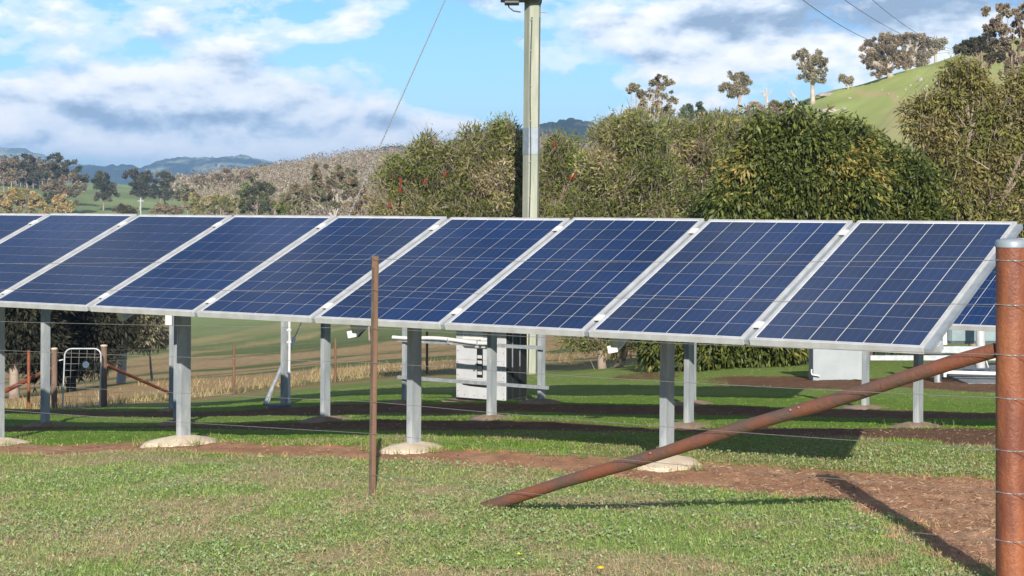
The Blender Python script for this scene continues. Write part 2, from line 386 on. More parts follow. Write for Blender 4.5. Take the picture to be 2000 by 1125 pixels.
def build_ground():
    th = np.concatenate([np.linspace(-180, -26, 60)[:-1], np.linspace(-26, 26, 620), np.linspace(26, 180, 60)[1:-1]])
    r = [0.0, .6, 1.5, 3, 5]; q = 6.2
    while q < 34: r.append(q); q *= 1.0052
    while q < 330: r.append(q); q *= 1.014
    while q < 6000: r.append(q); q *= 1.045
    r = np.array(r); Th, Rr = np.meshgrid(np.radians(th), r)
    x = (Rr * np.sin(Th)).ravel(); y = (Rr * np.cos(Th)).ravel()
    z = Zrel(x, y) + CZ
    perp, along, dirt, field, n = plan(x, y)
    near = (np.hypot(x, y) < 35)
    z = z - .018 * dirt * near + (fbm(x * 22, y * 22, 3) - .5) * .022 * near
    nt_, nr = len(th), len(r)
    i = np.arange(nt_); j = np.arange(nr - 1); I, J = np.meshgrid(i, j); I2 = (I + 1) % nt_
    Q = np.stack([J * nt_ + I, (J + 1) * nt_ + I, (J + 1) * nt_ + I2, J * nt_ + I2], -1).reshape(-1, 4)
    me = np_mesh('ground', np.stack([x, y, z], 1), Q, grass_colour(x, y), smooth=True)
    m = bpy.data.materials.new('ground_grass_and_soil'); m.use_nodes = True; t = NT(m.node_tree); nt = m.node_tree; p = nt.nodes['Principled BSDF']
    a = t.n('ShaderNodeAttribute', attribute_name='tint').outputs[0]; tcx = t.n('ShaderNodeNewGeometry').outputs['Position']
    f1 = t.noise(tcx, 34, 6, .7); f2 = t.noise(tcx, 3.0, 8, .65)
    c = t.mix(t.ramp(f1, [(.3, .55), (.7, 0.0)]), a, t.mix(.6, a, (.03, .03, .015)))
    c = t.mix(t.ramp(f2, [(.55, 0.0), (.75, .3)]), c, (.26, .22, .12))
    nt.links.new(c, p.inputs['Base Color']); p.inputs['Roughness'].default_value = .95; p.inputs['Specular IOR Level'].default_value = .12
    b = t.n('ShaderNodeBump', inp={'Strength': .7, 'Distance': .03, 'Height': t.math('ADD', f1, f2)}); nt.links.new(b.outputs[0], p.inputs['Normal'])
    return tag(link('ground', me, m), 'lawn, bare soil strips, paddock and green hill', kind='structure')
build_ground()

# distant ranges: real ridges with depth, each its own terrain mesh
def ridge(name, label, D, pts, depth, base, c1, c2, seed, rough=1.0, pscale=1.0):
    px = np.array([p[0] for p in pts], float); hy = np.array([p[1] for p in pts], float)
    xs = np.linspace(px[0], px[-1], 420); cr = np.interp(xs, px, hy)
    k = np.hanning(9); k /= k.sum(); cr = np.convolve(np.pad(cr, 4, 'edge'), k, 'valid')
    crest = (HY - cr) / F * D
    m = 60; u = np.linspace(-1, 1, m); U, Xp = np.meshgrid(u, xs, indexing='ij'); Cr = np.tile(crest, (m, 1))
    Xw = (Xp - 1000) / F * D; Yw = D + U * depth
    n = (fbm(Xw / (D * .03) + seed, Yw / (D * .05), 5) - .5); fold = np.abs(fbm(Xw / (D * .018) + seed * 3, Yw / (D * .09), 4) - .5)
    prof = 1 - np.abs(U) ** 1.25
    Zw = base + (Cr - base) * prof + (n * .22 - fold * .5) * (Cr - base) * prof * (1 - prof) * 2.2 * rough + (fbm(Xw / (D * .0022), Yw / (D * .0022), 3) - .5) * D * .0028
    V = np.stack([Xw, Yw, Zw + CZ], -1).reshape(-1, 3); w_ = len(xs)
    I, J = np.meshgrid(np.arange(m - 1), np.arange(w_ - 1), indexing='ij')
    Q = np.stack([I * w_ + J, I * w_ + J + 1, (I + 1) * w_ + J + 1, (I + 1) * w_ + J], -1).reshape(-1, 4)
    pt = sstep(.47, .56, fbm(Xw / (D * .014) * pscale + seed, Zw / (D * .004) + Yw / (D * .05), 4)).reshape(-1, 1) * (.6 + .4 * fbm(Xw / (D * .004), Yw / (D * .004), 3).reshape(-1, 1))
    c = np.array(c1) * (1 - pt) + np.array(c2) * pt
    me = np_mesh(name, V, Q, c, smooth=True)
    return tag(link(name, me, M['far_hill']), label, kind='structure')
def fh():
    m = bpy.data.materials.new('forested_range'); m.use_nodes = True; t = NT(m.node_tree); nt = m.node_tree; p = nt.nodes['Principled BSDF']
    a = t.n('ShaderNodeAttribute', attribute_name='tint').outputs[0]; tcx = t.n('ShaderNodeNewGeometry').outputs['Position']
    f1 = t.noise(tcx, .05, 8, .75)
    c = t.mix(t.ramp(f1, [(.35, .75), (.62, 0.0)]), a, t.mix(.75, a, (.01, .014, .01)))
    nt.links.new(c, p.inputs['Base Color']); p.inputs['Roughness'].default_value = 1; p.inputs['Specular IOR Level'].default_value = 0
    b = t.n('ShaderNodeBump', inp={'Strength': 1.0, 'Distance': 8.0, 'Height': f1}); nt.links.new(b.outputs[0], p.inputs['Normal'])
    return m
M['far_hill'] = fh()
DK = (.05, .07, .05); PA = (.50, .54, .36)
ridge('mountain', 'pale blue mountain at the far left, sunlit pasture on its flank', 3900, [(-500, 300), (-200, 290), (0, 287), (40, 290), (75, 300), (115, 314), (160, 321), (215, 326), (260, 340), (420, 372)], 900, -30, (.16, .20, .14), (.50, .52, .36), 1.0, .8)
ridge('mountain', 'dark blue wooded foothills at the left below the pale mountain', 2900, [(-500, 310), (-120, 300), (0, 303), (40, 315), (90, 330), (150, 326), (210, 324), (255, 322), (275, 330), (300, 345), (420, 375)], 600, -30, DK, (.10, .13, .09), 5.0, .9)
ridge('mountain', 'blue mountain with two humps and pale cleared slopes left of centre', 3200, [(180, 372), (240, 352), (285, 328), (320, 312), (360, 307), (400, 309), (430, 308), (470, 303), (500, 309), (540, 320), (600, 330), (700, 350), (900, 372)], 700, -30, DK, PA, 9.0, 1.0, .8)
ridge('mountain', 'dark wooded mountain rising behind the green power pole', 1500, [(560, 372), (640, 330), (690, 300), (750, 287), (790, 284), (830, 296), (900, 300), (980, 262), (1040, 246), (1085, 236), (1120, 230), (1150, 236), (1190, 246), (1260, 252), (1380, 240), (1420, 236), (1500, 240), (1700, 300), (1900, 350)], 330, -20, (.040, .055, .032), (.15, .165, .09), 13.0, 1.0)

# ------------------------------------------------------------------ haze
def haze():
    b = MB().box(-6300, 6300, -6300, 6300, -46, 118); m = bpy.data.materials.new('haze'); m.use_nodes = True; nt = m.node_tree; nt.nodes.clear()
    pv = nt.nodes.new('ShaderNodeVolumePrincipled'); pv.inputs['Color'].default_value = (.36, .62, 1, 1); pv.inputs['Density'].default_value = HAZE
    pv.inputs['Anisotropy'].default_value = 0.0
    o = nt.nodes.new('ShaderNodeOutputMaterial'); nt.links.new(pv.outputs[0], o.inputs['Volume'])
    tag(b.build('haze', m), kind='stuff')
HAZE = 2.4e-4
haze()

# ------------------------------------------------------------------ solar arrays
PW, PL, PT, PITCH, TILT = 1.002, 1.65, .04, 1.04, .399
def array_matrix(k, perp, z):
    """frame of a panel: x to the right along the row, y up the slope, z out of the glass; origin at the low left corner"""
    X = -dV; Yv = aV * math.cos(TILT) + Vector((0, 0, 1)) * math.sin(TILT); Zv = X.cross(Yv)
    o = O1 + aV * perp + dV * (PITCH * (k + 1) - (PITCH - PW) / 2); o.z = z
    m = Matrix((X, Yv, Zv)).transposed().to_4x4(); m.translation = o; return m
CELL = .1535; CP = .1585
fr = MB(); w_ = .022
fr.box(0, PW, 0, w_, -PT, 0); fr.box(0, PW, PL - w_, PL, -PT, 0); fr.box(0, w_, w_, PL - w_, -PT, 0); fr.box(PW - w_, PW, w_, PL - w_, -PT, 0)
frame_me = fr.mesh('panel_frame', bevel=.0015); frame_me.materials.append(M['alu'])
back_me = MB().box(w_, PW - w_, w_, PL - w_, -.010, -.0062).mesh('backsheet'); back_me.materials.append(M['backsheet'])
def cell_mesh():
    c = .0012; h = CELL / 2; b = MB()
    b.prism([(-h + c, -h), (h - c, -h), (h, -h + c), (h, h - c), (h - c, h), (-h + c, h), (-h, h - c), (-h, -h + c)], 0, .0012); return b.mesh('cell')
cell_me = cell_mesh(); cell_me.materials.append(M['cell'])
cx0 = (PW - 6 * CP) / 2 + CP / 2; cy0 = (PL - 10 * CP) / 2 + CP / 2
def cells_joined():
    V = []; Q = []
    cv = np.array([v.co[:] for v in cell_me.vertices]); 
    b = MB()
    for i in range(6):
        for j in range(10):
            h = CELL / 2; x = cx0 + i * CP; y = cy0 + j * CP; b.box(x - h, x + h, y - h, y + h, -.0052, -.0040)
    return b.mesh('cells')
# the joined version needs its bus bars in the same phase as the single cells
cm2 = M['cell'].copy(); cm2.name = 'solar_cells_far'
for nd in cm2.node_tree.nodes:
    if nd.bl_idname == 'ShaderNodeMath' and nd.operation == 'MULTIPLY_ADD' and abs(nd.inputs[2].default_value - 30) < .01: nd.inputs[2].default_value = 30.5 - (cx0 / .1585 * 3) % 1 - .0
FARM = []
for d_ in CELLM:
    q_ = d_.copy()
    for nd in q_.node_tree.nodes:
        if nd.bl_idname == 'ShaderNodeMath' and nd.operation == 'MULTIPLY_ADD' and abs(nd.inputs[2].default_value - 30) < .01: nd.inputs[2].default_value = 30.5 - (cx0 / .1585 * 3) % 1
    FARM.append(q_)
cells_me = cells_joined(); cells_me.materials.append(cm2)
clamp_me = MB().box(-.022, .022, -.035, .035, 0, .006).mesh('clamp'); clamp_me.materials.append(M['white_pipe'])

def post_mesh(h):
    w1, w2, t_, l = .048, .100, .004, .018       # flange, web, sheet thickness, lip
    # local x = to the right along the row, local y = up the slope direction on plan; web on the right
    prof = [(w1, -w2 / 2), (w1, w2 / 2), (0, w2 / 2), (0, w2 / 2 - l), (t_, w2 / 2 - l), (t_, w2 / 2 - t_), (w1 - t_, w2 / 2 - t_),
            (w1 - t_, -w2 / 2 + t_), (t_, -w2 / 2 + t_), (t_, -w2 / 2 + l), (0, -w2 / 2 + l), (0, -w2 / 2)]
    b = MB()
    prof = [(x - w1 / 2, y) for x, y in prof]
    b.prism(prof, -.25, h)
    # two pressed ribs on the flange that faces the camera
    b.box(-.012, -.006, -w2 / 2 - .003, -w2 / 2 - .0002, -.2, h); b.box(.006, .012, -w2 / 2 - .003, -w2 / 2 - .0002, -.2, h)
    return b.mesh('post')
def footing_mesh(rad, h, seed):
    rg = np.random.default_rng(seed); n, m = 26, 7; b = MB(); ph = rg.random(3) * 6
    for j in range(m):
        f_ = j / (m - 1)
        for i in range(n):
            a = 2 * math.pi * i / n; rr = rad * (1 + .13 * math.sin(2 * a + ph[0]) + .08 * math.sin(5 * a + ph[1]) + .05 * rg.random()) * (1 - f_) 
            z = h * (1 - (1 - f_) ** 1.6) - .05 * (j == 0) + (rg.random() - .5) * .006
            b.v.append((rr * math.cos(a), rr * math.sin(a) * 1.0, z))
        if j:
            for i in range(n): b.f.append([(j - 1) * n + i, (j - 1) * n + (i + 1) % n, j * n + (i + 1) % n, j * n + i])
    return b.mesh('footing', smooth=True)

RZ = math.atan2(-dV.y, -dV.x)
def solar_array(perp, ztop, k0, k1, post_px, label, nsingle, fmat, posts_perp):
    """ztop: height of the low glass edge relative to the eye"""
    base = GP(O1 + aV * posts_perp + dV * PITCH * ((k0 + k1) / 2)); root = thing('solar_array', base, label, 'solar array', 'rows of solar panels on steel posts')
    inv = Matrix.Translation(-base)
    z = CZ + ztop
    for k in range(k0, k1):
        m_ = array_matrix(k, perp, z); p = link('solar_panel', frame_me, None, root); jit = random.uniform(-.003, .003); p.matrix_local = inv @ m_ @ Matrix.Rotation(jit, 4, 'X')
        link('backsheet', back_me, None, p)
        if k - k0 < nsingle:
            for i in range(6):
                for j in range(10):
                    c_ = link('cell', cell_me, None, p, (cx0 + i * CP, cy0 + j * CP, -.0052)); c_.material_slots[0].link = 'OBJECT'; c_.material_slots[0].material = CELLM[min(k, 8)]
        else:
            c_ = tag(link('cells', cells_me, None, p), kind='stuff')
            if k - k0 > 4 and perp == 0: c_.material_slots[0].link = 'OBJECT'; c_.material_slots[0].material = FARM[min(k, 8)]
        for v in (.17, 1.45): link('clamp', clamp_me, None, p, (-(PITCH - PW) / 2, v, .001))
    X = -dV; Yv = aV * math.cos(TILT) + Vector((0, 0, 1)) * math.sin(TILT); Zv = X.cross(Yv)
    MM = Matrix((X, Yv, Zv)).transposed().to_4x4()
    o = O1 + aV * perp; o.z = z; MM.translation = o - base
    Ltot = PITCH * k1
    # purlins under the frames, seen in the gaps and at the end; spacer strip between neighbours
    for v in (.10, 1.38):
        b = MB().box(-Ltot, -PITCH * k0 + .03, v, v + .06, -PT - .0445, -PT - .002, MM); b.build('purlin', M['rail'], root)
    for k in range(k0, k1 + 1):
        b = MB().box(-PITCH * k - .017 , -PITCH * k + .017, .012, PL - .012, -PT + .0, -.014, MM); b.build('gap_strip', M['strip'], root)
    # posts, each with a sloping arm
    for i, px in enumerate(post_px):
        P = on_line(px, posts_perp); g = GP(P); ztopp = z + (posts_perp - perp) * math.tan(TILT) - .17
        po = link('post', post_mesh(ztopp - g.z), M['galv_post'], root, g - base); po.rotation_euler = (0, R(.45), RZ)
        f_ = link('footing', footing_mesh(random.uniform(.25, .30), random.uniform(.045, .065), 100 + i + int(perp * 10)), fmat, root, g - base + Vector((0, 0, -.012)))
        q = (P - o).dot(X); MM2 = MM.copy()
        b = MB().box(q - .03, q + .03, .12, 1.5, -PT - .125, -PT - .046, MM); b.build('arm', M['galv'], root)
        b = MB().tube([g - base + Vector((0, 0, .28)) + X * .0, MM @ Vector((q, 1.35, -PT - .12))], .018, 6) if False else None
    return root
def off(px_list, perp, extra): return px_list + extra
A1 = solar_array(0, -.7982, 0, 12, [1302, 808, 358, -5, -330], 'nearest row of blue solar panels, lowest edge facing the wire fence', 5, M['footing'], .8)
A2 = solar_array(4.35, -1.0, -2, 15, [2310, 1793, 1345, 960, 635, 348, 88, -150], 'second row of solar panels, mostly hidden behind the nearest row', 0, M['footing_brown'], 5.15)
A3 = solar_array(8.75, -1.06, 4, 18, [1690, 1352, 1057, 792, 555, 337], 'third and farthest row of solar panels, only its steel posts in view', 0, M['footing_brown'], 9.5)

# ------------------------------------------------------------------ near wire fence
def wpos(px, y, D): return W(px, y, D)
SX, SY = 2.045, 7.40; sg = H(SX, SY)
root = thing('wire_fence', (SX, SY, sg), 'wire fence in front of the panels with a thick rusty pipe post and slanting brace', 'fence')
fb = Vector((SX, SY, sg)); stop = CZ - (478 - HY) / F * SY
r_ = 61 / 2 / F * SY
sp = MB(); sp.tube([(0, 0, -.4), (0, 0, .4), (0, 0, .8), (0, 0, stop - sg)], r_, 40); sp.build('strainer_post', M['rust'], root, True)
cp = MB(); cp.tube([(0, 0, stop - sg - .010), (0, 0, stop - sg + .012), (0, 0, stop - sg + .020), (0, 0, stop - sg + .026)], [r_ * 1.05, r_ * 1.05, r_ * .95, r_ * .5], 40); cp.build('post_cap', M['strip'], root, True)
bt = W(1945, 684, SY + .04); bf = G(948, 9.40, .005)
dirb = (bf - bt).normalized()
N = 14; pts = [bt.lerp(bf + dirb * .12, i / N) - fb + Vector((0, 0, .004 * math.sin(i * 1.3))) for i in range(N + 1)]
MB().tube(pts, [.0305 + .0012 * math.sin(i * 2.1) for i in range(N + 1)], 22).build('brace', M['brace_rust'], root, True)
# small pale weld marks / bolts on the brace
for t_ in (.33, .345, .62):
    q = bt.lerp(bf, t_) - fb + Vector((-.009, -.027, .013)); MB().tube([q, q + Vector((-.003, -.008, .004))], .0055, 8).build('bolt', M['insul'], root)
mp = Vector((-.765, 9.9, 0)); mp.z = H(mp.x, mp.y); mtop = CZ - (500 - HY) / F * 9.9
h = mtop - mp.z
prof = [(-.019, -.006), (.019, -.006), (.019, .001), (.004, .002), (.003, .026), (-.003, .026), (-.004, .002), (-.019, .001)]
po = MB().prism(prof, -.35, h).build('line_post', M['post_brown'], root, loc=mp - fb, bevel=.0015); po.rotation_euler = (0, R(.8), R(-8))
st_ = MB().box(-.0188, -.004, -.0085, -.0062, -.1, h - .06).build('dark_edge', M['bark_dark'], po)
for (x_, y_) in ((-4.6, 12.5),):
    q = Vector((x_, y_, H(x_, y_))); MB().prism(prof, -.3, 1.25).build('line_post', M['post_brown'], root, loc=q - fb, bevel=.0015)
qr = Vector((3.6, 6.0, H(3.6, 6.0))); MB().prism(prof, -.3, 1.35).build('line_post', M['post_brown'], root, loc=qr - fb, bevel=.0015)
ysS = [508, 595, 693, 778, 880, 963, 1057]; ysM = [506, 566, 641, 708, 785, 847, 928]
for a, b in zip(ysS, ysM):
    pS = W(1970, a, SY - r_ * .9); pM = W(731, b, 9.88); dz = pM.z - pS.z
    pL = Vector((-4.6, 12.48, pM.z - .09 - (928 - b) / 422 * .03)); pR = Vector((3.6, 5.98, pS.z + .02))
    pts = []
    for (u, v, n) in ((pR, pS, 5), (pS, pM, 12), (pM, pL, 12)):
        for i in range(n): t_ = i / n; q = u.lerp(v, t_); q.z -= .012 * 4 * t_ * (1 - t_); pts.append(q - fb)
    pts.append(pL - fb); MB().tube(pts, .0013, 6).build('wire', M['wire'], root)
    # turn of wire round the strainer post and the tie on the line post
    ring = [Vector((math.cos(t_) * (r_ + .002), math.sin(t_) * (r_ + .002), pS.z - sg + .003 * math.sin(t_))) for t_ in np.linspace(0, 2 * math.pi, 25)]
    MB().tube(ring, .0022, 5, False).build('wire_loop', M['wire'], root)

# ------------------------------------------------------------------ equipment under and behind the arrays
def frame_at(px, D, rz, dz=0): p = G(px, D, dz); return p
# white battery cabinet, aligned with the rows
cb = on_line(988, 10.05); cb = GP(cb); cb.z = W(988, 788, cb.y).z
w_c, d_c, h_c = .78, .50, 1.24
root = thing('electrical_cabinet', cb, 'white steel cabinet with black slotted front panel and black side vents', 'cabinet', rz=RZ)
# local: x from -w..0 along the row (right corner at 0), y 0..d backwards
b = MB().box(-w_c, -.004, .0, .02, .03, h_c); b.build('front_panel', M['cabinet'], root, bevel=.006)
MB().box(-w_c + .004, -.006, .022, d_c, .03, h_c).build('body', M['darkgrey'], root, bevel=.004)
MB().box(-w_c + .004, -.008, .03, d_c - .03, 0, .028).build('base_skirt', M['black'], root)
MB().box(-w_c - .01, .004, -.01, d_c + .01, h_c + .001, h_c + .03).build('lid', M['cabinet'], root, bevel=.004)
for y0, y1 in ((.03, .13), (.15, .30), (.32, .47)): MB().box(-.0058, .008, y0, y1, .05, h_c - .05).build('side_vent', M['black'], root, bevel=.003)  # dark side mesh; the shade of that face is put into the black
for y0 in (.135, .305): MB().box(-.004, .014, y0, y0 + .011, .45, h_c - .06).build('side_rib', M['galv'], root)
fz = lambda yp: (788 - yp) / F * cb.y
fx = lambda pxp: -(986 - pxp) / 101 * w_c
xs_, zs_ = fx(934), fz(0)
MB().box(fx(928), fx(940), -.004, -.0005, fz(741), fz(681)).build('slot_strip', M['black'], root)
MB().prism([(fx(896), fz(676)), (fx(903), fz(684)), (fx(930), fz(684)), (fx(952), fz(684)), (fx(952), fz(678)), (fx(925), fz(677.5))], .0005, .0045, Matrix.Rotation(math.pi / 2, 4, 'X')).build('handle_recess', M['darkgrey'], root)
MB().prism([(fx(893), fz(748)), (fx(899), fz(757)), (fx(915), fz(759)), (fx(945), fz(760)), (fx(962), fz(759)), (fx(962), fz(748))], .0005, .0045, Matrix.Rotation(math.pi / 2, 4, 'X')).build('handle_recess', M['black'], root)
for yy in (700, 710.5, 721, 732): MB().box(fx(929.5), fx(938.5), -.010, -.0045, fz(yy + 3.2), fz(yy - 3.2)).build('indicator_plate', M['cabinet'], root, bevel=.001)
for xx in (925, 938): MB().box(fx(xx), fx(xx + 7), -.012, -.0048, fz(682), fz(678.8)).build('indicator_plate', M['cabinet'], root)
for xx in (918, 935): MB().box(fx(xx), fx(xx + 12), -.012, -.0048, fz(755), fz(751.5)).build('indicator_plate', M['cabinet'], root, bevel=.001)
for yy in (707, 745.5): MB().box(-w_c + .012, -.014, -.0022, -.0005, fz(yy) - .0012, fz(yy) + .0012).build('panel_joint', M['grey_print'], root)
for xx in (889, 982):
    for yy in (690, 712, 722, 738, 770, 780): MB().tube([(fx(xx), -.0005, fz(yy)), (fx(xx), -.007, fz(yy))], .006, 8).build('screw', M['grey_print'], root)
for xx in (903, 922, 943): MB().tube([(fx(xx), -.0005, fz(777)), (fx(xx), -.007, fz(777))], .006, 8).build('screw', M['grey_print'], root)
# rating label: print too small to read, red box and two round symbols
lab = MB().box(fx(899), fx(952), -.0018, -.0004, fz(666), fz(642)).build('rating_label', M['white_pipe'], root)
MB().box(fx(938), fx(951), -.0034, -.0020, fz(652), fz(645)).build('red_mark', M['red_print'], lab)
for xx in (905, 913):
    ring = [Vector((fx(xx) + .014 * math.cos(t_), -.003, fz(657.5) + .018 * math.sin(t_))) for t_ in np.linspace(0, 6.283, 13)]
    MB().tube(ring, .0022, 4, False).build('round_mark', M['red_print'], lab)
for xx, yy, ww in ((900, 648, 3), (905, 648, 2), (909, 648, 2.5), (928, 649, 7), (928, 655, 7), (940, 657, 10), (940, 661, 8)):
    MB().box(fx(xx), fx(xx + ww), -.0032, -.0020, fz(yy + .8), fz(yy - .5)).build('print_line', M['grey_print'], lab)
# plinth
pl = thing('concrete_plinth', cb, 'flat concrete plinth under the white cabinet', 'plinth', rz=RZ)
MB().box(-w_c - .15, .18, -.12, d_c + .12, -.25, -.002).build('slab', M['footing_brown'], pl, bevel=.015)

# rails of the cable rack in front of the cabinet (rank of third-row posts) and the white conduit on it
rp = on_line(1057, 9.42); rg = GP(rp)
rk = thing('cable_rack', rg, 'grey steel cable rack with two long rails and a white conduit, before the white cabinet', 'cable rack', rz=RZ)
Lr = (on_line(792, 9.42) - rp).length + .12
zl = W(1062, 755, rp.y).z - rg.z; zu = W(1057, 681, rp.y).z - rg.z
MB().box(-Lr, .10, -.02, .02, zl - .028, zl + .012).build('rail', M['galv'], rk)
MB().box(-Lr, .02, -.02, .02, zu - .012, zu + .03).build('rail', M['galv'], rk)
pts = [Vector((-x_, -.045 + .01 * math.sin(x_ * 7), zu + .035 + .014 * math.sin(x_ * 5.2) + .02 * (x_ / Lr) )) for x_ in np.linspace(.62, Lr + .05, 24)]
MB().tube(pts, .024, 10).build('conduit', M['white_pipe'], rk, True)
for x_ in (.9, 1.35, 1.8): MB().box(-x_ - .008, -x_ + .008, -.075, .0, zu - .0, zu + .07).build('clip', M['galv'], rk)

# conduit and base foot of the third-row post that carries a sloping guard
pc = GP(on_line(555, 9.40)) + Vector((.075, -.06, 0))
cd = thing('conduit_riser', pc, 'white conduit running up the steel post beside the guy wire guard', 'conduit')
MB().tube([(0, 0, .02), (0, 0, .5), (.004, 0, .9), (0, 0, 1.35)], .016, 10).build('pipe', M['white_pipe'], cd, True)
for z_ in (.45, .86, 1.02): MB().box(-.03, .03, -.022, -.012, z_, z_ + .03).build('saddle', M['galv'], cd)
cf = thing('concrete_block', GP(on_line(553, 9.33)) + Vector((-.02, -.05, 0)), 'pale concrete block at the foot of the post with the white conduit', 'block')
MB().box(-.17, .12, -.10, .08, -.02, .05).box(.12, .30, -.08, .05, -.02, .015).build('block', M['slab'], cf, bevel=.01)

# floodlights / sensors hung beneath the second row
def lamp(px, y, D, w, label, tilt=.35):
    p = W(px, y, D); t_ = thing('floodlight', p, label, 'floodlight', 'floodlights hung under the arrays', rz=RZ * .4)
    MB().prism([(-w * .55, -.0), (w * .35, -.035), (w * .9, .03), (w * 1.5, .10), (w * .6, .115), (-w * .3, .05)], -.05, .05, Matrix.Rotation(math.pi / 2, 4, 'X')).build('housing', M['darkgrey'], t_, bevel=.006)
    b = MB().box(-w * .5, w * .38, -.066, -.051, -.032, .036, Matrix.Rotation(-.2, 4, 'Y')); b.build('lens', M['white_pipe'], t_, bevel=.004)
    MB().box(w * .7, w * .9, -.01, .01, .09, .42).build('bracket', M['galv'], t_)
lamp(692, 652, 17.2, .10, 'small floodlight under the panels left of the brown fence post')
lamp(1200, 681, 15.8, .10, 'small floodlight under the panels above the multi-stemmed shrub')
jb = thing('junction_box', W(330, 622, 18.9), 'white junction box under the panels at the top of a left steel post', 'junction box')
MB().box(-.035, .035, -.03, .03, -.07, .12).build('box', M['white_pipe'], jb, bevel=.006)
MB().tube([(0, 0, .12), (0, 0, .3)], .01, 8).build('lead', M['darkgrey'], jb)

# galvanised steel box at the right
gb = W(1588, 743, 27.3); gb.z = H(gb.x, gb.y)
bx = thing('metal_box', gb, 'plain galvanised steel box with a small white handle, standing on bare soil', 'box', rz=-.03)
MB().box(0, .80, 0, .5, -.1, .80).build('body', M['box_steel'], bx, bevel=.006)
MB().box(-.01, .81, -.012, .51, .801, .83).build('lid', M['galv'], bx, bevel=.004)
MB().tube([(-.025, -.02, .15), (-.03, -.045, .11), (-.02, -.05, .075), (.03, -.055, .068), (.085, -.05, .055), (.09, -.0, .055)], .011, 8).build('handle', M['white_pipe'], bx, True)

# white pipe frame and tank at the right edge
ps = G(1832, 26.2); ps.z = W(1832, 757, 26.2).z
st = thing('pipe_stand', ps, 'white pipe frame with silver legs and a teal tank, behind the rightmost panel', 'pipe stand')
def rel(px, y, D): return W(px, y, D) - ps
MB().tube([rel(1832, 760, 26.2), rel(1832, 600, 26.2)], .058, 16).build('leg', M['galv'], st, True)
MB().tube([rel(1915, 746, 27.0), rel(1915, 716, 27.0), rel(1914, 704, 27.0), rel(1915, 690, 27), rel(1915, 600, 27.0)], [.070, .07, .085, .07, .07], 16).build('leg', M['alu'], st, True)
MB().tube([rel(2040, 748, 27.0), rel(2040, 600, 27.0)], .070, 16).build('leg', M['alu'], st, True)
MB().tube([rel(1844, 727, 26.1), rel(2060, 733, 26.1)], .028, 10).build('low_rail', M['white_pipe'], st, True)
MB().tube([rel(1848, 720, 26.4), rel(2060, 722, 26.4)], .012, 8).build('low_rail', M['white_pipe'], st, True)
MB().box(-.02, .02, -.03, .03, 0, .17).build('bracket', M['white_pipe'], st, loc=rel(1845, 736, 26.0))
p0 = rel(1800, 690, 26.0); MB().box(p0.x, p0.x + 2.0, -.25, -.19, p0.z, p0.z + .105).build('beam', M['galv'], st, bevel=.004)
p0 = rel(1697, 703, 26.0); MB().box(p0.x, p0.x + 2.6, -.3, -.262, p0.z, p0.z + .075).build('beam', M['galv'], st, bevel=.004)
MB().box(-.03, .03, -.02, .02, 0, .26).build('upright', M['white_pipe'], st, loc=rel(1845, 673, 25.8))
q0 = rel(1850, 671, 27.6); tk = MB().box(q0.x, q0.x + 1.6, 1.3, 1.9, q0.z, q0.z + .42).build('tank', M['teal'], st, bevel=.05)
MB().tube([rel(1922, 690, 27.0), rel(1936, 736, 26.8)], .012, 6).build('stay', M['galv'], st)
MB().tube([rel(1872, 722, 26.3), rel(1872, 690, 26.3)], .010, 6).build('stay', M['galv'], st)
sl = G(1960, 26.6); slb = thing('concrete_slab', sl, 'flat grey concrete slab on the soil beside the big rusty post', 'slab')
MB().box(-.75, 1.8, -.9, 2.2, -.15, .03).build('slab', M['slab'], slb, bevel=.01)

# ------------------------------------------------------------------ back fence, gate
def rail_post(px, ytop, ybot, D, m, r, name='post', parent=None, fb=None, cap=None, lean=0):
    b_ = W(px, ybot, D); t_ = W(px + lean, ytop, D); o = MB().tube([b_ - Vector((0, 0, .25)) - fb, b_.lerp(t_, .5) - fb, t_ - fb], [r, r * .98, r * .96], 12).build(name, m, parent, True)
    if cap: MB().tube([t_ - fb, t_ - fb + Vector((0, 0, .02)), t_ - fb + Vector((0, 0, .03))], [r * 1.1, r * 1.1, r * .5], 12).build('post_cap', cap, parent, True)
    return t_
fb = W(203, 800, 34.5)
root = thing('wire_fence', fb, 'farther wire fence with timber gate posts, dividing the lawn from the tan paddock', 'fence')
rail_post(203, 676, 801, 34.5, M['wood'], .062, 'strainer_post', root, fb, M['footing'])
rail_post(106, 682, 803, 34.0, M['wood'], .058, 'strainer_post', root, fb, M['footing'])
rail_post(56, 684, 802, 33.0, M['red_star'], .030, 'post', root, fb)
for t_ in (-40,): rail_post(t_, 684, 806, 32, M['red_star'], .03, 'post', root, fb)
MB().tube([W(98, 720, 34) - fb, W(8, 765, 32.6) - fb], .04, 10).build('brace', M['red_star'], root, True)
MB().tube([W(208, 713, 34.5) - fb, W(335, 769, 37.5) - fb], .032, 10).build('brace', M['red_star'], root, True)
BF = [(338, 678, 792, 37.2), (457, 675, 779, 40.0), (655, 661, 758, 44.0), (834, 647, 736, 48.0), (1004, 625, 726, 50), (1115, 646, 722, 52), (1184, 640, 717, 54)]
for px, a, b_, D in BF[1:]: rail_post(px, a, b_, D, M['post_brown'], .030 if px < 700 else .036, 'post', root, fb)
for lv in range(6):
    f_ = .06 + lv * .17; pts = [W(203, 676 + 125 * f_, 34.5) - fb] + [W(px, a + (b_ - a) * f_, D) - fb for px, a, b_, D in BF[1:]]
    MB().tube(pts, .0032, 4).build('wire', M['wire'], root)
    pts = [W(106, 682 + 121 * f_, 34) - fb, W(56, 684 + 118 * f_, 33) - fb, W(-40, 684 + 122 * f_, 32) - fb]
    MB().tube(pts, .0032, 4).build('wire', M['wire'], root)
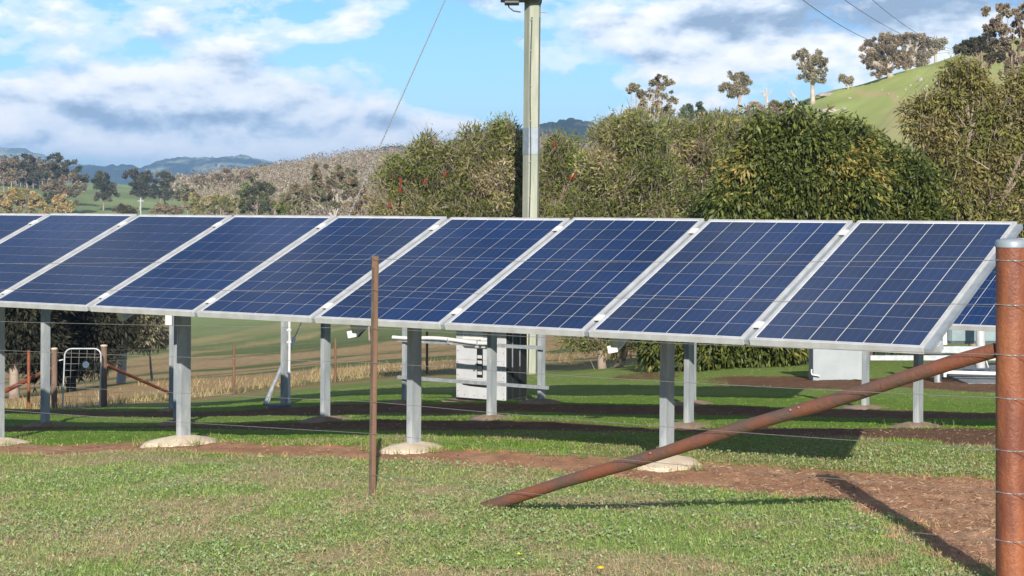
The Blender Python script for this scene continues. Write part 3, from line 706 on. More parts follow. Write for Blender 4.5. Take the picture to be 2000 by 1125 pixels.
gp = W(122, 800, 34.2); gt = thing('gate', gp, 'small white pipe gate with rounded top corners and wire mesh, in the farther fence', 'gate')
sc_ = 34.2 / F; cw, ch = 76 * sc_, 119 * sc_; rr = .13
def arc(cx, cz, a0, a1): return [Vector((cx + rr * math.cos(a), 0, cz + rr * math.sin(a))) for a in np.linspace(a0, a1, 7)]
sk = .045
def skew(p): return Vector((p.x + sk * p.z * .9, p.y, p.z))
pts = [Vector((0, 0, .04)), Vector((0, 0, ch * .5))] + arc(rr, ch - rr, math.pi, math.pi / 2) + arc(cw - rr - .05, ch - rr, math.pi / 2, 0) + [Vector((cw - .05, 0, .0))]
pts = [skew(p) for p in pts]; pts[-1] = Vector((cw - .03, 0, .0))
MB().tube(pts, .0145, 10).tube([Vector((0, 0, .05)), Vector((cw - .03, 0, .01))], .013, 10).build('frame', M['rail'], gt, True)
for i in range(1, 5): x_ = cw * i / 5 - .02; MB().tube([Vector((x_, 0, .04)), skew(Vector((x_, 0, ch - .02)))], .0032, 4).build('mesh_wire', M['wire'], gt)
for j in range(1, 9): z_ = ch * j / 9.3; MB().tube([skew(Vector((0, 0, z_))), skew(Vector((cw - .04, 0, z_)))], .0032, 4).build('mesh_wire', M['wire'], gt)
MB().tube([Vector((.45, -.025, ch - .30)), Vector((.45, -.04, ch - .30))], .062, 18).build('disc', M['disc'], gt, True)
MB().tube([Vector((.02, 0, ch * .82)), Vector((-.09, 0, ch * .80)), Vector((-.14, 0, ch * .86))], .014, 8).build('latch', M['galv'], gt, True)

# ------------------------------------------------------------------ power pole, stay wire, power lines
D = 36.0; g = G(1035, D); pb = g
root = thing('power_pole', pb, 'tall greenish timber power pole with a metal band and a cable down its face', 'power pole')
zt = 9.6 - g.z; s_ = D / F
def slab_prof(px0, px1): pass
lean = .0
hw = 16.2 * s_
prof = [(-hw, .05), (-hw * .30, -.16), (hw * .80, -.15), (hw, -.06), (hw, .16), (-hw * .5, .2)]
def lp(z): return -.0 + (z - 2.0) * .0165 * .55
Mx = Matrix(((1, 0, .0095, -.02), (0, 1, 0, 0), (0, 0, 1, 0), (0, 0, 0, 1)))
MB().prism(prof, -.6, zt, Mx).build('shaft', M['pole'], root, bevel=.012)
zb0, zb1 = W(0, 303, D).z - g.z, W(0, 249, D).z - g.z
prof2 = [(x * 1.035, y * 1.03 - .002) for x, y in prof]
MB().prism(prof2, zb0, zb1, Mx).build('metal_band', M['strip'], root, bevel=.008)
zz = np.linspace(-.3, W(0, 35, D).z - g.z, 30)
pts = [Vector((-hw * .12 + .0095 * z - .02 + .012 * math.sin(z * 1.9), -.172 + (.0), z)) for z in zz]
MB().tube(pts, .013, 6).build('cable', M['darkgrey'], root, True)
MB().tube([Vector((hw * .86 + .0095 * z - .02, -.135, z)) for z in zz], .012, 6).build('cable', M['darkgrey'], root, True)
for yy in (40, 100, 168, 237, 316, 383): z = W(0, yy, D).z - g.z; MB().box(-.018, .018, -.008, .008, -.008, .008).build('cable_clip', M['pole'], root, loc=(-hw * .12 + .0095 * z - .02, -.186, z))
z = W(0, 77, D).z - g.z; MB().tube([Vector((-hw + .0, 0, z)), Vector((-hw - .10, -.02, z))], .010, 8).tube([Vector((-hw - .10, -.02, z - .02)), Vector((-hw - .10, -.02, z + .02))], .012, 8).build('step_peg', M['galv'], root)
z = W(0, 24, D).z - g.z; MB().tube([Vector((hw, 0, z)), Vector((hw + .15, -.02, z))], .012, 8).build('step_peg', M['galv'], root)
z = W(0, 2, D).z - g.z
MB().box(-hw - .42, hw - .02, -.34, .30, z, z + .12).box(-hw - .34, -hw - .05, -.28, .2, z - .07, z - .001).box(hw - .3, hw + .07, -.34, -.2, z - .02, z + .2).build('platform', M['darkgrey'], root, bevel=.01)
MB().tube([Vector((-hw - .28, -.1, z - .03)), Vector((-hw - .25, -.1, z - .14)), Vector((-hw - .16, -.12, z - .21)), Vector((-hw - .02, -.1, z - .23))], .014, 8).build('cable_loop', M['darkgrey'], root, True)
MB().tube([Vector((hw + .07, -.1, z + .05)), Vector((hw + .06, -.1, z - .04)), Vector((hw + .02, -.12, z - .12)), Vector((hw - .03, -.1, z - .17))], .011, 8).build('cable_loop', M['darkgrey'], root, True)
MB().box(-1.1, 1.1, -.24, -.165, zt - .45, zt - .33).build('crossarm', M['pole'], root)
MB().box(-.9, .9, -.22, -.165, zt - 1.15, zt - 1.05).build('crossarm', M['pole'], root)
MB().tube([Vector((-.0, -.42, z + .125)), Vector((0, -.42, z + .8))], .26, 20).build('transformer', M['darkgrey'], root, True)
for x_ in (-1.0, -.05, 1.0): MB().tube([Vector((x_, -.2, zt - .33)), Vector((x_, -.2, zt - .16))], [.04, .055], 8).build('insulator', M['insul'], root, True)

an = W(517, 797, 25.6); an.z = H(an.x, an.y); ptop = Vector((pb.x - .1, D - .2, W(0, -345, D).z))
gw = thing('guy_wire', an, 'long thin guy wire slanting up to the power pole, with grey guard at its foot', 'guy wire')
def gpnt(t_): 
    q = an.lerp(ptop, t_); q.z -= .35 * 4 * t_ * (1 - t_) * .0; return q - an
MB().tube([gpnt(t_) for t_ in np.linspace(0, 1, 30)], .0085, 6).build('strand', M['wire'], gw)
# helical wrap beads that make the strand look dashed
bd = MB()
for t_ in np.linspace(.18, .98, 150): q = gpnt(t_); q2 = gpnt(t_ + .0014); bd.tube([q, q2], .0135, 5)
tag(bd.build('wrap', M['galv'], gw), kind='stuff')
MB().tube([gpnt(.0), gpnt(.085)], .026, 10).build('guard', M['galv'], gw, True)
MB().tube([gpnt(.115), gpnt(.185)], .032, 10).build('guard', M['galv'], gw, True)
MB().tube([gpnt(.0) + Vector((0, 0, -.1)), gpnt(.02)], .03, 8).build('anchor_rod', M['galv'], gw, True)

dp = W(1866, 118, 262); fp = thing('power_pole', (dp.x, dp.y, H(dp.x, dp.y)), 'tiny far power pole on the crest of the green hill, beside the big tree', 'power pole')
zt2 = dp.z - fp.location.z + 1.5
MB().tube([(0, 0, -.5), (0, 0, zt2)], .14, 8).build('shaft', M['pole'], fp); MB().box(-1.1, 1.1, -.06, .06, zt2 - .5, zt2 - .35).build('crossarm', M['pole'], fp)
ends = [(-1, (1568, 0), (1722, 88)), (0, (1650, 0), (1747, 60)), (1, (1704, 0), (1803, 72))]
for i, (sx_, a, b_) in enumerate(ends):
    s0 = pb + Vector((sx_ * 1.0, -.2, zt - .16)); D0_, D1_ = s0.y, 262.0
    e = fp.location + Vector((sx_ * .9, -.1, zt2 - .3)); pe = 1000 + F * e.x / e.y; ye = HY - (e.z - CZ) / e.y * F
    p0x = 1000 + F * s0.x / s0.y; y0 = HY - (s0.z - CZ) / s0.y * F
    kx = np.array([p0x, a[0], b_[0], pe]); ky = np.array([y0, a[1], b_[1], ye])
    cf_ = np.polyfit(kx, ky, 3); pts = []
    for t_ in np.linspace(0, 1, 50):
        px = p0x + (pe - p0x) * t_; inv = 1 / s0.y + t_ * (1 / e.y - 1 / s0.y); pts.append(W(px, np.polyval(cf_, px), 1 / inv) - s0)
    ww = thing('power_line', s0, ['lowest of the three power lines crossing the sky to the hill', 'middle one of the three power lines crossing the sky to the hill', 'uppermost of the three power lines crossing the sky to the hill'][i], 'power line', 'power lines over the hill')
    MB().tube(pts, .019, 5).build('conductor', M['darkgrey'], ww)

# ------------------------------------------------------------------ vegetation
def unit(n, g=rng):
    v = g.normal(size=(n, 3)); return v / np.linalg.norm(v, axis=1)[:, None]
def leaf_quads(P, axis, side, L, Wd):
    """diamond leaves: base, left, tip, right"""
    a = axis * L[:, None]; s = side * (Wd[:, None] * .5)
    V = np.stack([P, P + a * .45 + s, P + a, P + a * .45 - s], 1).reshape(-1, 3)
    return V, np.arange(len(V)).reshape(-1, 4)
def pick(pal, n, spread=.22):
    pal = np.array([p[:3] for p in pal]); wt = np.array([1.0 if True else 0] * len(pal)); 
    idx = rng.integers(0, len(pal), n); c = pal[idx] * (1 + (rng.random((n, 1)) - .5) * 2 * spread) ; return np.clip(c, .004, .9)
def foliage(blobs, n, L, Wd, droop, pal, clump=.28, cl_leaves=40, gap=.0, shell=.55):
    """blobs: list of (centre, (rx, ry, rz)); leaves grouped in clumps that fill the blobs"""
    vol = np.array([b[1][0] * b[1][2] for b in blobs]); vol = vol / vol.sum(); nc = max(3, n // cl_leaves)
    cs = []; out = []
    for (c, r), f_ in zip(blobs, vol):
        k = max(2, int(nc * f_)); d = unit(k); u = shell + (1 - shell) * rng.random(k) ** .6
        p = np.array(c) + d * u[:, None] * np.array(r); cs.append(p); out.append(d)
    C = np.concatenate(cs); Dr = np.concatenate(out)
    keep = rng.random(len(C)) > gap; C = C[keep]; Dr = Dr[keep]
    size = clump * (.6 + .8 * rng.random(len(C))); ctint = .72 + .56 * rng.random(len(C)); chue = rng.random(len(C))
    idx = rng.integers(0, len(C), n); d = unit(n); rr = rng.random(n) ** .45
    P = C[idx] + d * (rr * size[idx])[:, None] * np.array([1, 1, .8])
    ax = d * .6 + Dr[idx] * .45 + rng.normal(size=(n, 3)) * .45 + np.array([0, 0, -droop]); ax /= np.linalg.norm(ax, axis=1)[:, None]
    sd = np.cross(ax, unit(n)); sd /= np.linalg.norm(sd, axis=1)[:, None] + 1e-9
    l = L * (.6 + .8 * rng.random(n)); V, Q = leaf_quads(P, ax, sd, l, l / L * Wd)
    palr = np.array(pal); lf = np.clip((fbm(C[:, 0] * 1.4 / max(clump * 4, .3) * .8 + 5, C[:, 2] * 1.4 / max(clump * 4, .3) * .8, 3) - .3) * 2.2, 0, 1)[idx]; h = np.clip(lf * .45 + chue[idx] * .35 + rng.random(n) * .3, 0, .999) * len(palr)
    col_ = palr[h.astype(int)] * (ctint[idx] * (.8 + .4 * rng.random(n)))[:, None]
    return V, Q, np.repeat(np.clip(col_, .004, .8), 4, axis=0), C
def twigs(C, n, L, wd, pal, origin=None, up=.2):
    idx = rng.integers(0, len(C), n); P = C[idx] + rng.normal(size=(n, 3)) * .12
    ax = rng.normal(size=(n, 3)); 
    if origin is not None: o = C[idx] - np.array(origin); ax = ax * .8 + o / (np.linalg.norm(o, axis=1)[:, None] + .01)
    ax[:, 2] += up; ax /= np.linalg.norm(ax, axis=1)[:, None]
    bend = rng.normal(size=(n, 3)) * .35; l = L * (.5 + rng.random(n)); sd = np.cross(ax, unit(n)); sd /= np.linalg.norm(sd, axis=1)[:, None]
    sd = sd * (wd * (.6 + .8 * rng.random(n)))[:, None]; rows = []
    for k, t_ in enumerate((-.5, -.17, .17, .5)):
        q = P + ax * (l * t_)[:, None] + bend * (l * (t_ * t_))[:, None]; s2 = sd * (1 - .25 * k); rows += [q - s2, q + s2]
    V = np.stack(rows, 1).reshape(-1, 3); b = np.arange(n)[:, None] * 8
    Q = np.concatenate([np.concatenate([b + 2 * k, b + 2 * k + 1, b + 2 * k + 3, b + 2 * k + 2], 1) for k in range(3)])
    return V, Q, np.repeat(pick(pal, n), 8, axis=0)
def limb(mb, a, b, r0, r1, wob, n=6, seg=8):
    a = Vector(a); b = Vector(b); pts = []; rs = []; L = (b - a).length
    o1 = Vector((random.uniform(-1, 1), random.uniform(-1, 1), random.uniform(-.4, .6))) * wob * L
    for i in range(seg + 1):
        t_ = i / seg; pts.append(a.lerp(b, t_) + o1 * math.sin(math.pi * t_) + Vector((random.uniform(-1, 1), random.uniform(-1, 1), 0)) * wob * L * .06 * (0 < i < seg)); rs.append(r0 + (r1 - r0) * t_)
    mb.tube(pts, rs, n); return pts
def tree(name, label, cat, D, base_px, blobs, n, pal, L=.12, Wd=.03, droop=.4, clump=.28, trunk=.12, bark='bark', gap=0., shell=.5, base=None,
         sprigs=0, tw=0, twl=.5, tww=.006, twpal=None, group=None, fork=.35, leafmat='leaf', cl=40, flat=.85, limbs=None, wob=.12, lean=0, rootless=False, stems=1):
    b0 = base if base is not None else G(base_px, D); root = thing(name, b0, label, cat, group)
    B = []
    for q in blobs:
        px, y, rx, ry = q[:4]; dD = q[4] if len(q) > 4 else random.uniform(-.25, .25) * rx * D / F
        p = W(px, y, D + dD) - b0; s_ = D / F; B.append(((p.x, p.y, p.z), (rx * s_, rx * s_ * flat, ry * s_)))
    nb = len(B)
    if sprigs:
        for (c0, r0) in B[:nb]:
            for q in range(sprigs):
                a = random.uniform(-.5, math.pi + .5); k = random.uniform(.85, 1.25); sr = random.uniform(.14, .30) * max(r0[0], r0[2])
                B.append(((c0[0] + math.cos(a) * r0[0] * k, c0[1] + random.uniform(-.8, .8) * r0[1], c0[2] + math.sin(a) * r0[2] * k), (sr, sr, sr * random.uniform(.8, 1.5))))
    if n:
        V, Q, c, C = foliage(B, n, L, Wd, droop, pal, clump, cl, gap, shell)
        tag(link('crown', np_mesh('crown', V, Q, c), M[leafmat], root), kind='stuff')
    B = B[:nb]
    mb = MB(); cz = sum(b[0][2] for b in B) / len(B); cx_ = sum(b[0][0] for b in B) / len(B); zmin = min(b[0][2] - b[1][2] for b in B)
    fz_ = max(.3, zmin * .2 + cz * fork); 
    for s in range(stems):
        foot = Vector(((s - (stems - 1) / 2) * trunk * 1.4, 0, -.3)); fk = Vector((cx_ * .45 + lean + (s - (stems - 1) / 2) * trunk * 5, 0, fz_ * random.uniform(.85, 1.1)))
        limb(mb, foot, fk, trunk * 1.15, trunk * .72, .03, 10)
        for i, b in enumerate(B[s::stems]):
            tgt = Vector(b[0]) + Vector((0, 0, b[1][2] * .25)); pts = limb(mb, fk, tgt, trunk * .5, trunk * .10, wob, 6)
            for q in range(limbs if limbs is not None else 3):
                st = pts[random.randint(3, 6)]; e = Vector(b[0]) + Vector([random.uniform(-.8, .8) * b[1][k] for k in range(3)]); limb(mb, st, e, trunk * .2, trunk * .05, wob, 5, 5)
    mb.build('trunk', M[bark], root, True)
    if tw and n:
        V, Q, c = twigs(C, tw, twl, tww, twpal or [(.30, .24, .20), (.20, .15, .12), (.36, .30, .26)], (0, 0, 0))
        tag(link('twigs', np_mesh('twigs', V, Q, c), M['leaf'], root), kind='stuff')
    return root

OL = [(.10, .125, .024), (.155, .185, .042), (.12, .15, .030), (.22, .235, .065), (.33, .27, .13), (.38, .31, .20)]
bb = dict(n=36000, L=.10, Wd=.024, droop=-.05, clump=.30, trunk=.10, bark='bark', tw=6500, twl=.34, tww=.005, gap=.2, shell=.3, cl=120, sprigs=9)
def bottle(label, D, px, blobs, reds=(), **k):
    a = dict(bb); a.update(k); r = tree('bottlebrush_tree', label, 'tree', D, px, blobs, pal=OL, group='bottlebrush trees behind the solar panels', **a)
    for (x, y) in reds:
        p = W(x, y, D - 1.3) - r.location; mb = MB(); ax = Vector((random.uniform(-.5, .5), 0, 1)).normalized()
        mb.tube([p, p + ax * .05, p + ax * .11, p + ax * .14], [.014, .032, .028, .010], 9).build('bloom', M['flower_red'], r)
    return r
bottle('olive bottlebrush tree with a few red blooms, left of the green pole', 39, 965,
       [(800, 350, 46, 46), (845, 318, 42, 34), (870, 380, 70, 50), (790, 400, 55, 40), (925, 335, 55, 50), (975, 285, 36, 34), (1000, 330, 40, 50), (950, 400, 85, 60), (880, 460, 110, 60), (1000, 450, 70, 60)],
       [(867, 347), (829, 361), (781, 377), (784, 360), (763, 408)], n=60000, tw=12000)
bottle('bottlebrush tree with dark red blooms just right of the green pole', 40, 1022,
       [(1078, 350, 45, 40), (1120, 325, 42, 40), (1150, 370, 45, 50), (1085, 410, 75, 50), (1060, 470, 80, 60), (1130, 460, 70, 60)],
       [(1113, 354), (1120, 351), (1140, 359), (1083, 288)], n=44000, tw=7000)
bottle('multi-stemmed bottlebrush tree in the middle, its forked trunk seen below the panels', 37.5, 1187,
       [(1195, 310, 38, 45), (1245, 275, 38, 40), (1225, 350, 60, 60), (1180, 400, 60, 60), (1270, 350, 45, 60), (1190, 500, 80, 80), (1240, 450, 70, 60), (1150, 664, 30, 22), (1222, 668, 30, 22), (1190, 648, 50, 20)],
       base=None, n=50000, tw=9000, trunk=.10, fork=.12, stems=2, bark='bark')
bottle('bottlebrush tree between the middle tree and the dark glossy shrub', 39, 1345,
       [(1320, 300, 45, 45), (1365, 290, 40, 38), (1410, 285, 38, 40), (1330, 370, 70, 60), (1400, 360, 60, 60), (1290, 350, 40, 50), (1350, 470, 100, 80)], n=46000, tw=8000)
bottle('low pale-green bottlebrush top behind the middle trees, under the tall gum', 46, 1300,
       [(1265, 255, 45, 22), (1310, 270, 40, 20), (1360, 262, 38, 16), (1400, 255, 35, 18), (1440, 255, 38, 22), (1480, 250, 40, 24), (1200, 262, 24, 20), (1350, 300, 120, 30)], n=30000, tw=5000)

DKL = [(.030, .044, .012), (.075, .095, .020), (.12, .14, .028), (.05, .07, .016), (.20, .19, .042), (.30, .22, .065)]
tree('broadleaf_shrub', 'big dark glossy-leaved shrub in the centre right, reaching down to the lawn', 'shrub', 32, 1440,
     [(1580, 285, 80, 66), (1510, 290, 62, 58), (1640, 300, 66, 48), (1490, 340, 72, 66), (1440, 390, 62, 60), (1560, 380, 110, 80), (1640, 350, 75, 70), (1490, 470, 120, 90), (1380, 500, 80, 70), (1600, 480, 110, 90), (1420, 600, 120, 90), (1310, 660, 62, 62), (1500, 660, 70, 70), (1390, 675, 90, 60), (1550, 620, 50, 80)],
     120000, DKL, L=.115, Wd=.036, droop=.75, clump=.24, trunk=.12, bark='bark_dark', leafmat='leaf_gloss', shell=.45, cl=34, sprigs=4)
tree('broadleaf_shrub', 'lower dark leafy shrub joining the big glossy shrub on its right', 'shrub', 33, 1700,
     [(1697, 290, 30, 34), (1690, 340, 60, 50), (1750, 330, 50, 40), (1790, 350, 40, 40), (1740, 400, 80, 50), (1660, 420, 70, 50), (1700, 500, 120, 80), (1740, 600, 100, 80), (1640, 600, 60, 80), (1800, 440, 50, 60)],
     60000, DKL, L=.11, Wd=.034, droop=.7, clump=.22, trunk=.10, bark='bark_dark', leafmat='leaf_gloss', shell=.45, cl=34, sprigs=4)
RTL = [(.09, .105, .025), (.15, .165, .04), (.22, .215, .06), (.19, .165, .055), (.28, .225, .09), (.14, .155, .04)]
tree('olive_leafed_tree', 'tall loose olive and brown leafed tree at the right edge of the picture', 'tree', 34, 1905,
     [(1802, 240, 32, 34), (1840, 215, 30, 26), (1835, 270, 40, 30), (1878, 145, 26, 24), (1890, 205, 28, 34), (1910, 260, 36, 30), (1985, 265, 34, 26), (1870, 325, 66, 54), (1940, 290, 44, 40), (1905, 180, 28, 24), (1950, 232, 40, 32), (1998, 195, 30, 36), (1950, 340, 66, 56), (2020, 290, 40, 80), (1840, 400, 75, 50), (1930, 420, 90, 60), (1990, 400, 60, 60), (1880, 520, 110, 90), (2000, 520, 90, 80), (2060, 220, 60, 90)],
     120000, RTL, L=.105, Wd=.03, droop=.55, clump=.24, trunk=.13, bark='bark', shell=.3, cl=60, tw=7000, twl=.4, gap=.12, sprigs=6)

GUM = [(.22, .22, .13), (.30, .28, .175), (.36, .30, .20), (.26, .24, .15), (.44, .36, .26)]
GUMD = [(.055, .066, .036), (.080, .088, .050), (.11, .098, .062), (.13, .11, .075)]
GUMB = [(.21, .16, .105), (.29, .215, .14), (.19, .17, .11), (.36, .265, .175)]
GOLD = [(.46, .34, .15), (.52, .38, .19), (.36, .29, .12), (.30, .28, .10)]
TAN = [(.38, .29, .20), (.43, .33, .23), (.31, .25, .16), (.22, .21, .11)]
def gum(label, D, px, blobs, n=5000, pal=GUM, s=1.0, bark='bark_pale', trunk=.3, cat='tree', name='gum_tree', **k):
    n = int(n * 1.5); a = dict(L=.0010 * D * s, Wd=.0005 * D * s, droop=.25, clump=.0012 * D, trunk=trunk * .5, bark=bark, shell=.2, cl=max(30, int(n / (len(blobs) * 20))), gap=.28, limbs=6, flat=.9, sprigs=6, fork=.6); a.update(k)
    return tree(name, label, cat, D, px, blobs, n, pal, **a)
# gums behind the bottlebrushes
gum('grey-green gum with two spread heads standing right of the pole, above the bottlebrushes', 112, 1283,
    [(1243, 180, 15, 15), (1258, 195, 12, 16), (1290, 163, 18, 9), (1278, 172, 10, 10), (1295, 185, 12, 16), (1270, 215, 24, 14), (1248, 218, 16, 7), (1312, 205, 6, 14), (1300, 222, 12, 8)], 9000, GUM[:3] + GUMD[2:], trunk=.26)
gum('small pale blue-green gum sapling above the bottlebrushes, left of the slender gum', 100, 1357,
    [(1342, 222, 12, 12), (1362, 214, 14, 9), (1352, 236, 18, 10), (1372, 226, 8, 10)], 5000, [(.13, .17, .11), (.17, .20, .14), (.11, .14, .09)], trunk=.12)
gum('short bluish sapling at the left end of the tall gum group', 100, 1195, [(1195, 240, 9, 12), (1222, 238, 18, 8), (1232, 228, 10, 6)], 2500, [(.12, .15, .09), (.16, .18, .12)], trunk=.1)
gum('slender lone gum with a rounded head and bare pale trunk, below the green hill', 200, 1447,
    [(1436, 150, 13, 8), (1452, 160, 12, 12), (1425, 172, 15, 8), (1440, 182, 14, 11), (1452, 175, 9, 10)], 6000, GUM, trunk=.42, fork=.75)
for i, (px, tp) in enumerate(((1497, 172), (1553, 186), (1460, 205))):
    g = G(px, 228); r = thing('dead_tree', g, ['tall bleached dead tree spike between the slender gum and the hill', 'short dead stump at the foot of the hill, left of the forked gum', 'small dead stem amid tan scrub right of the slender gum'][i], 'dead tree')
    mb = MB(); top = W(px, tp, 228) - g; limb(mb, (0, 0, -.4), top, .34, .08, .02, 7)
    for k in range(5): z = top.z * random.uniform(.35, .9); s = random.choice((-1, 1)); limb(mb, (top.x * .7, 0, z), (top.x + s * random.uniform(.5, 1.2), 0, z + random.uniform(.4, 1.4)), .10, .03, .1, 5, 4)
    mb.build('trunk', M['bark_dead'], r, True)
gum('tan scrubby trees on the lower end of the green hill, behind the dark shrub', 225, 1500,
    [(1470, 215, 20, 12), (1500, 222, 26, 14), (1530, 212, 22, 12), (1480, 235, 30, 14), (1540, 232, 26, 12), (1515, 205, 8, 6)], 9000, TAN, trunk=.18, stems=3)
# gums on the green hill
gum('lone gum with a thick pale forked trunk on the left shoulder of the hill', 236, 1588,
    [(1565, 110, 14, 8), (1583, 106, 18, 8), (1602, 116, 13, 11), (1575, 128, 16, 11), (1600, 140, 13, 12), (1578, 150, 12, 9), (1592, 158, 12, 8)], 9000, GUM, trunk=.62, fork=.5)
gum('tiny crooked gum on the hillside left of the big spreading gum', 240, 1657, [(1653, 156, 9, 6), (1645, 153, 5, 4), (1658, 162, 5, 5)], 900, GUM, trunk=.28)
gum('biggest spreading brown gum on the hill with a stout trunk', 236, 1741,
    [(1702, 98, 18, 13), (1725, 84, 22, 13), (1750, 80, 20, 12), (1722, 108, 26, 15), (1752, 105, 24, 18), (1692, 118, 10, 9), (1707, 128, 14, 9), (1735, 130, 18, 12), (1718, 145, 12, 7), (1765, 125, 12, 12)], 15000, GUMB + GUM[2:4], trunk=.95, fork=.35)
gum('grey-brown gum with pale limbs just behind the biggest gum on the hill', 256, 1770,
    [(1778, 78, 20, 10), (1800, 84, 16, 12), (1785, 100, 20, 14), (1808, 102, 12, 10), (1775, 122, 14, 12), (1795, 118, 9, 8)], 9000, GUM[2:] + GUMB[:2], trunk=.7, fork=.45)
gum('thin pale gum at the hill crest right of the big pair', 258, 1828, [(1820, 86, 11, 7), (1836, 82, 9, 5), (1828, 94, 9, 6)], 1800, GUM, trunk=.38, fork=.75)
gum('low bush beside the thin gum on the hill crest', 256, 1806, [(1804, 124, 7, 4), (1796, 126, 5, 3)], 500, GUM, trunk=.12)
gum('large gum filling the top right corner, brown-grey crown above the olive tree', 120, 1975,
    [(1950, 28, 24, 18), (1985, 20, 26, 14), (1975, 55, 30, 20), (1945, 60, 18, 16), (2015, 50, 30, 30), (1990, 90, 30, 25), (1950, 95, 22, 16), (1965, 125, 26, 20), (1995, 140, 26, 22)], 30000, GUM[2:] + GUMB, trunk=.32, bark='bark', gap=.1, limbs=3)
gum('dark green gum crown leaning left from the top right corner', 118, 1935,
    [(1895, 90, 20, 10), (1918, 82, 22, 10), (1880, 98, 12, 7), (1912, 100, 24, 10), (1938, 112, 18, 12)], 13000, GUMD + GUM[:1], trunk=.25, bark='bark', gap=.1)

# trees around the left meadow
left = [
 ('tall dark gum with a domed top, highest of the left meadow trees', 440, 118, [(112, 322, 24, 16), (100, 338, 22, 12), (130, 340, 18, 12), (150, 345, 16, 14), (120, 360, 30, 16)], 7000, GUMD),
 ('dark gum at the left side, next to the highest meadow tree', 450, 52, [(48, 318, 17, 13), (38, 335, 20, 14), (60, 345, 20, 14)], 5000, GUMD + GUMB[:1]),
 ('brown-grey gum at the left edge of the picture', 430, 8, [(8, 325, 20, 16), (-10, 345, 26, 18), (20, 350, 24, 16)], 5000, GUMB),
 ('reddish brown gum below the highest meadow tree', 410, 128, [(112, 372, 26, 18), (142, 365, 20, 18), (135, 385, 24, 12)], 6000, GUMB),
 ('round dark gum beside its lower bush in the middle of the left meadow', 430, 202, [(200, 350, 14, 12), (198, 362, 14, 10), (208, 382, 16, 10), (215, 372, 9, 9)], 4500, GUMD),
 ('pair of joined dark gums right of the round meadow gum', 440, 272, [(262, 342, 14, 9), (270, 355, 14, 12), (285, 345, 8, 7), (288, 368, 15, 13), (276, 375, 14, 10)], 6000, GUMD),
 ('thin gum with an open broken top, right of the joined pair', 445, 322, [(318, 342, 9, 6), (328, 348, 8, 5), (316, 354, 9, 4), (322, 364, 6, 5)], 2200, GUMD + GUM[:1]),
 ('low dark bush at the foot of the thin open-topped gum', 440, 312, [(308, 378, 12, 8), (324, 380, 10, 7)], 2000, GUMD),
 ('grey-brown gum beside the meadow, left one of the brown clump', 460, 402, [(396, 352, 11, 7), (404, 362, 13, 9)], 2500, GUMB + GUM[:1]),
 ('wide brown gum in the middle of the brown clump by the meadow', 450, 440, [(436, 345, 16, 8), (428, 358, 18, 12), (455, 358, 16, 12), (440, 372, 24, 12)], 6000, GUMB),
 ('brown gum on the right of the brown clump, against the grey hillside', 455, 482, [(482, 345, 15, 8), (478, 358, 16, 11), (495, 362, 12, 10)], 4500, GUMB),
 ('olive dark gum with an airy crown in front of the brown clump', 300, 503, [(495, 362, 16, 10), (512, 372, 16, 12), (490, 382, 18, 12), (510, 395, 22, 12), (500, 410, 26, 14)], 7000, GUMD + OL[:2] + GUM[:2]),
 ('large golden gum at the lower left corner above the panels, catching the sun', 300, 35, [(8, 378, 22, 10), (35, 384, 24, 10), (18, 395, 26, 14), (60, 395, 24, 12), (5, 412, 30, 14), (45, 412, 36, 12), (75, 405, 16, 10), (-30, 390, 30, 22)], 16000, GOLD + TAN[:2]),
 ('small golden bush right of the large golden gum', 310, 122, [(118, 393, 14, 8), (124, 405, 20, 8)], 2500, GOLD),
 ('dark bush between the golden gum and the meadow', 330, 98, [(98, 388, 12, 9), (92, 402, 14, 9)], 2500, GUMD),
 ('golden bush under the brown clump, left one of two', 310, 395, [(392, 384, 16, 8), (385, 398, 22, 9), (398, 408, 26, 8)], 4000, GOLD[2:] + TAN[:1]),
 ('golden olive bush under the brown clump, right one of two', 305, 440, [(428, 390, 18, 7), (448, 398, 24, 10), (425, 408, 26, 9)], 5000, GOLD[2:] + OL[3:]),
 ('round grey-green bush in the meadow beside the golden bushes', 330, 368, [(366, 374, 14, 9), (362, 384, 16, 8)], 2500, GUM[:2] + GUMD[2:]),
 ('low dark bush near the panels in the middle of the meadow', 260, 242, [(240, 408, 13, 6), (250, 412, 10, 5)], 1500, GUM[:1] + GUMD[2:]),
 ('low brown bush in the meadow left of the golden bushes', 270, 330, [(325, 405, 16, 7), (338, 410, 16, 6), (310, 412, 12, 5)], 2500, GUMB + TAN[2:]),
]
for lb, D, px, bl, n, pal in left: gum(lb, D, px, bl, n, pal, bark='bark', trunk=.28 if D < 400 else .38, name='gum_tree' if 'bush' not in lb else 'bush', cat='tree' if 'bush' not in lb else 'bush')
g = G(275, 400); mk = thing('marker_post', g, 'tiny white cross-shaped post standing in the left meadow', 'post')
hz = (W(275, 386, 400) - g).z
MB().box(-.09, .09, -.1, .1, -.5, hz).build('upright', M['rail'], mk); MB().box(-.7, .7, -.08, .08, hz - .8, hz - .65).build('crossbar', M['rail'], mk)
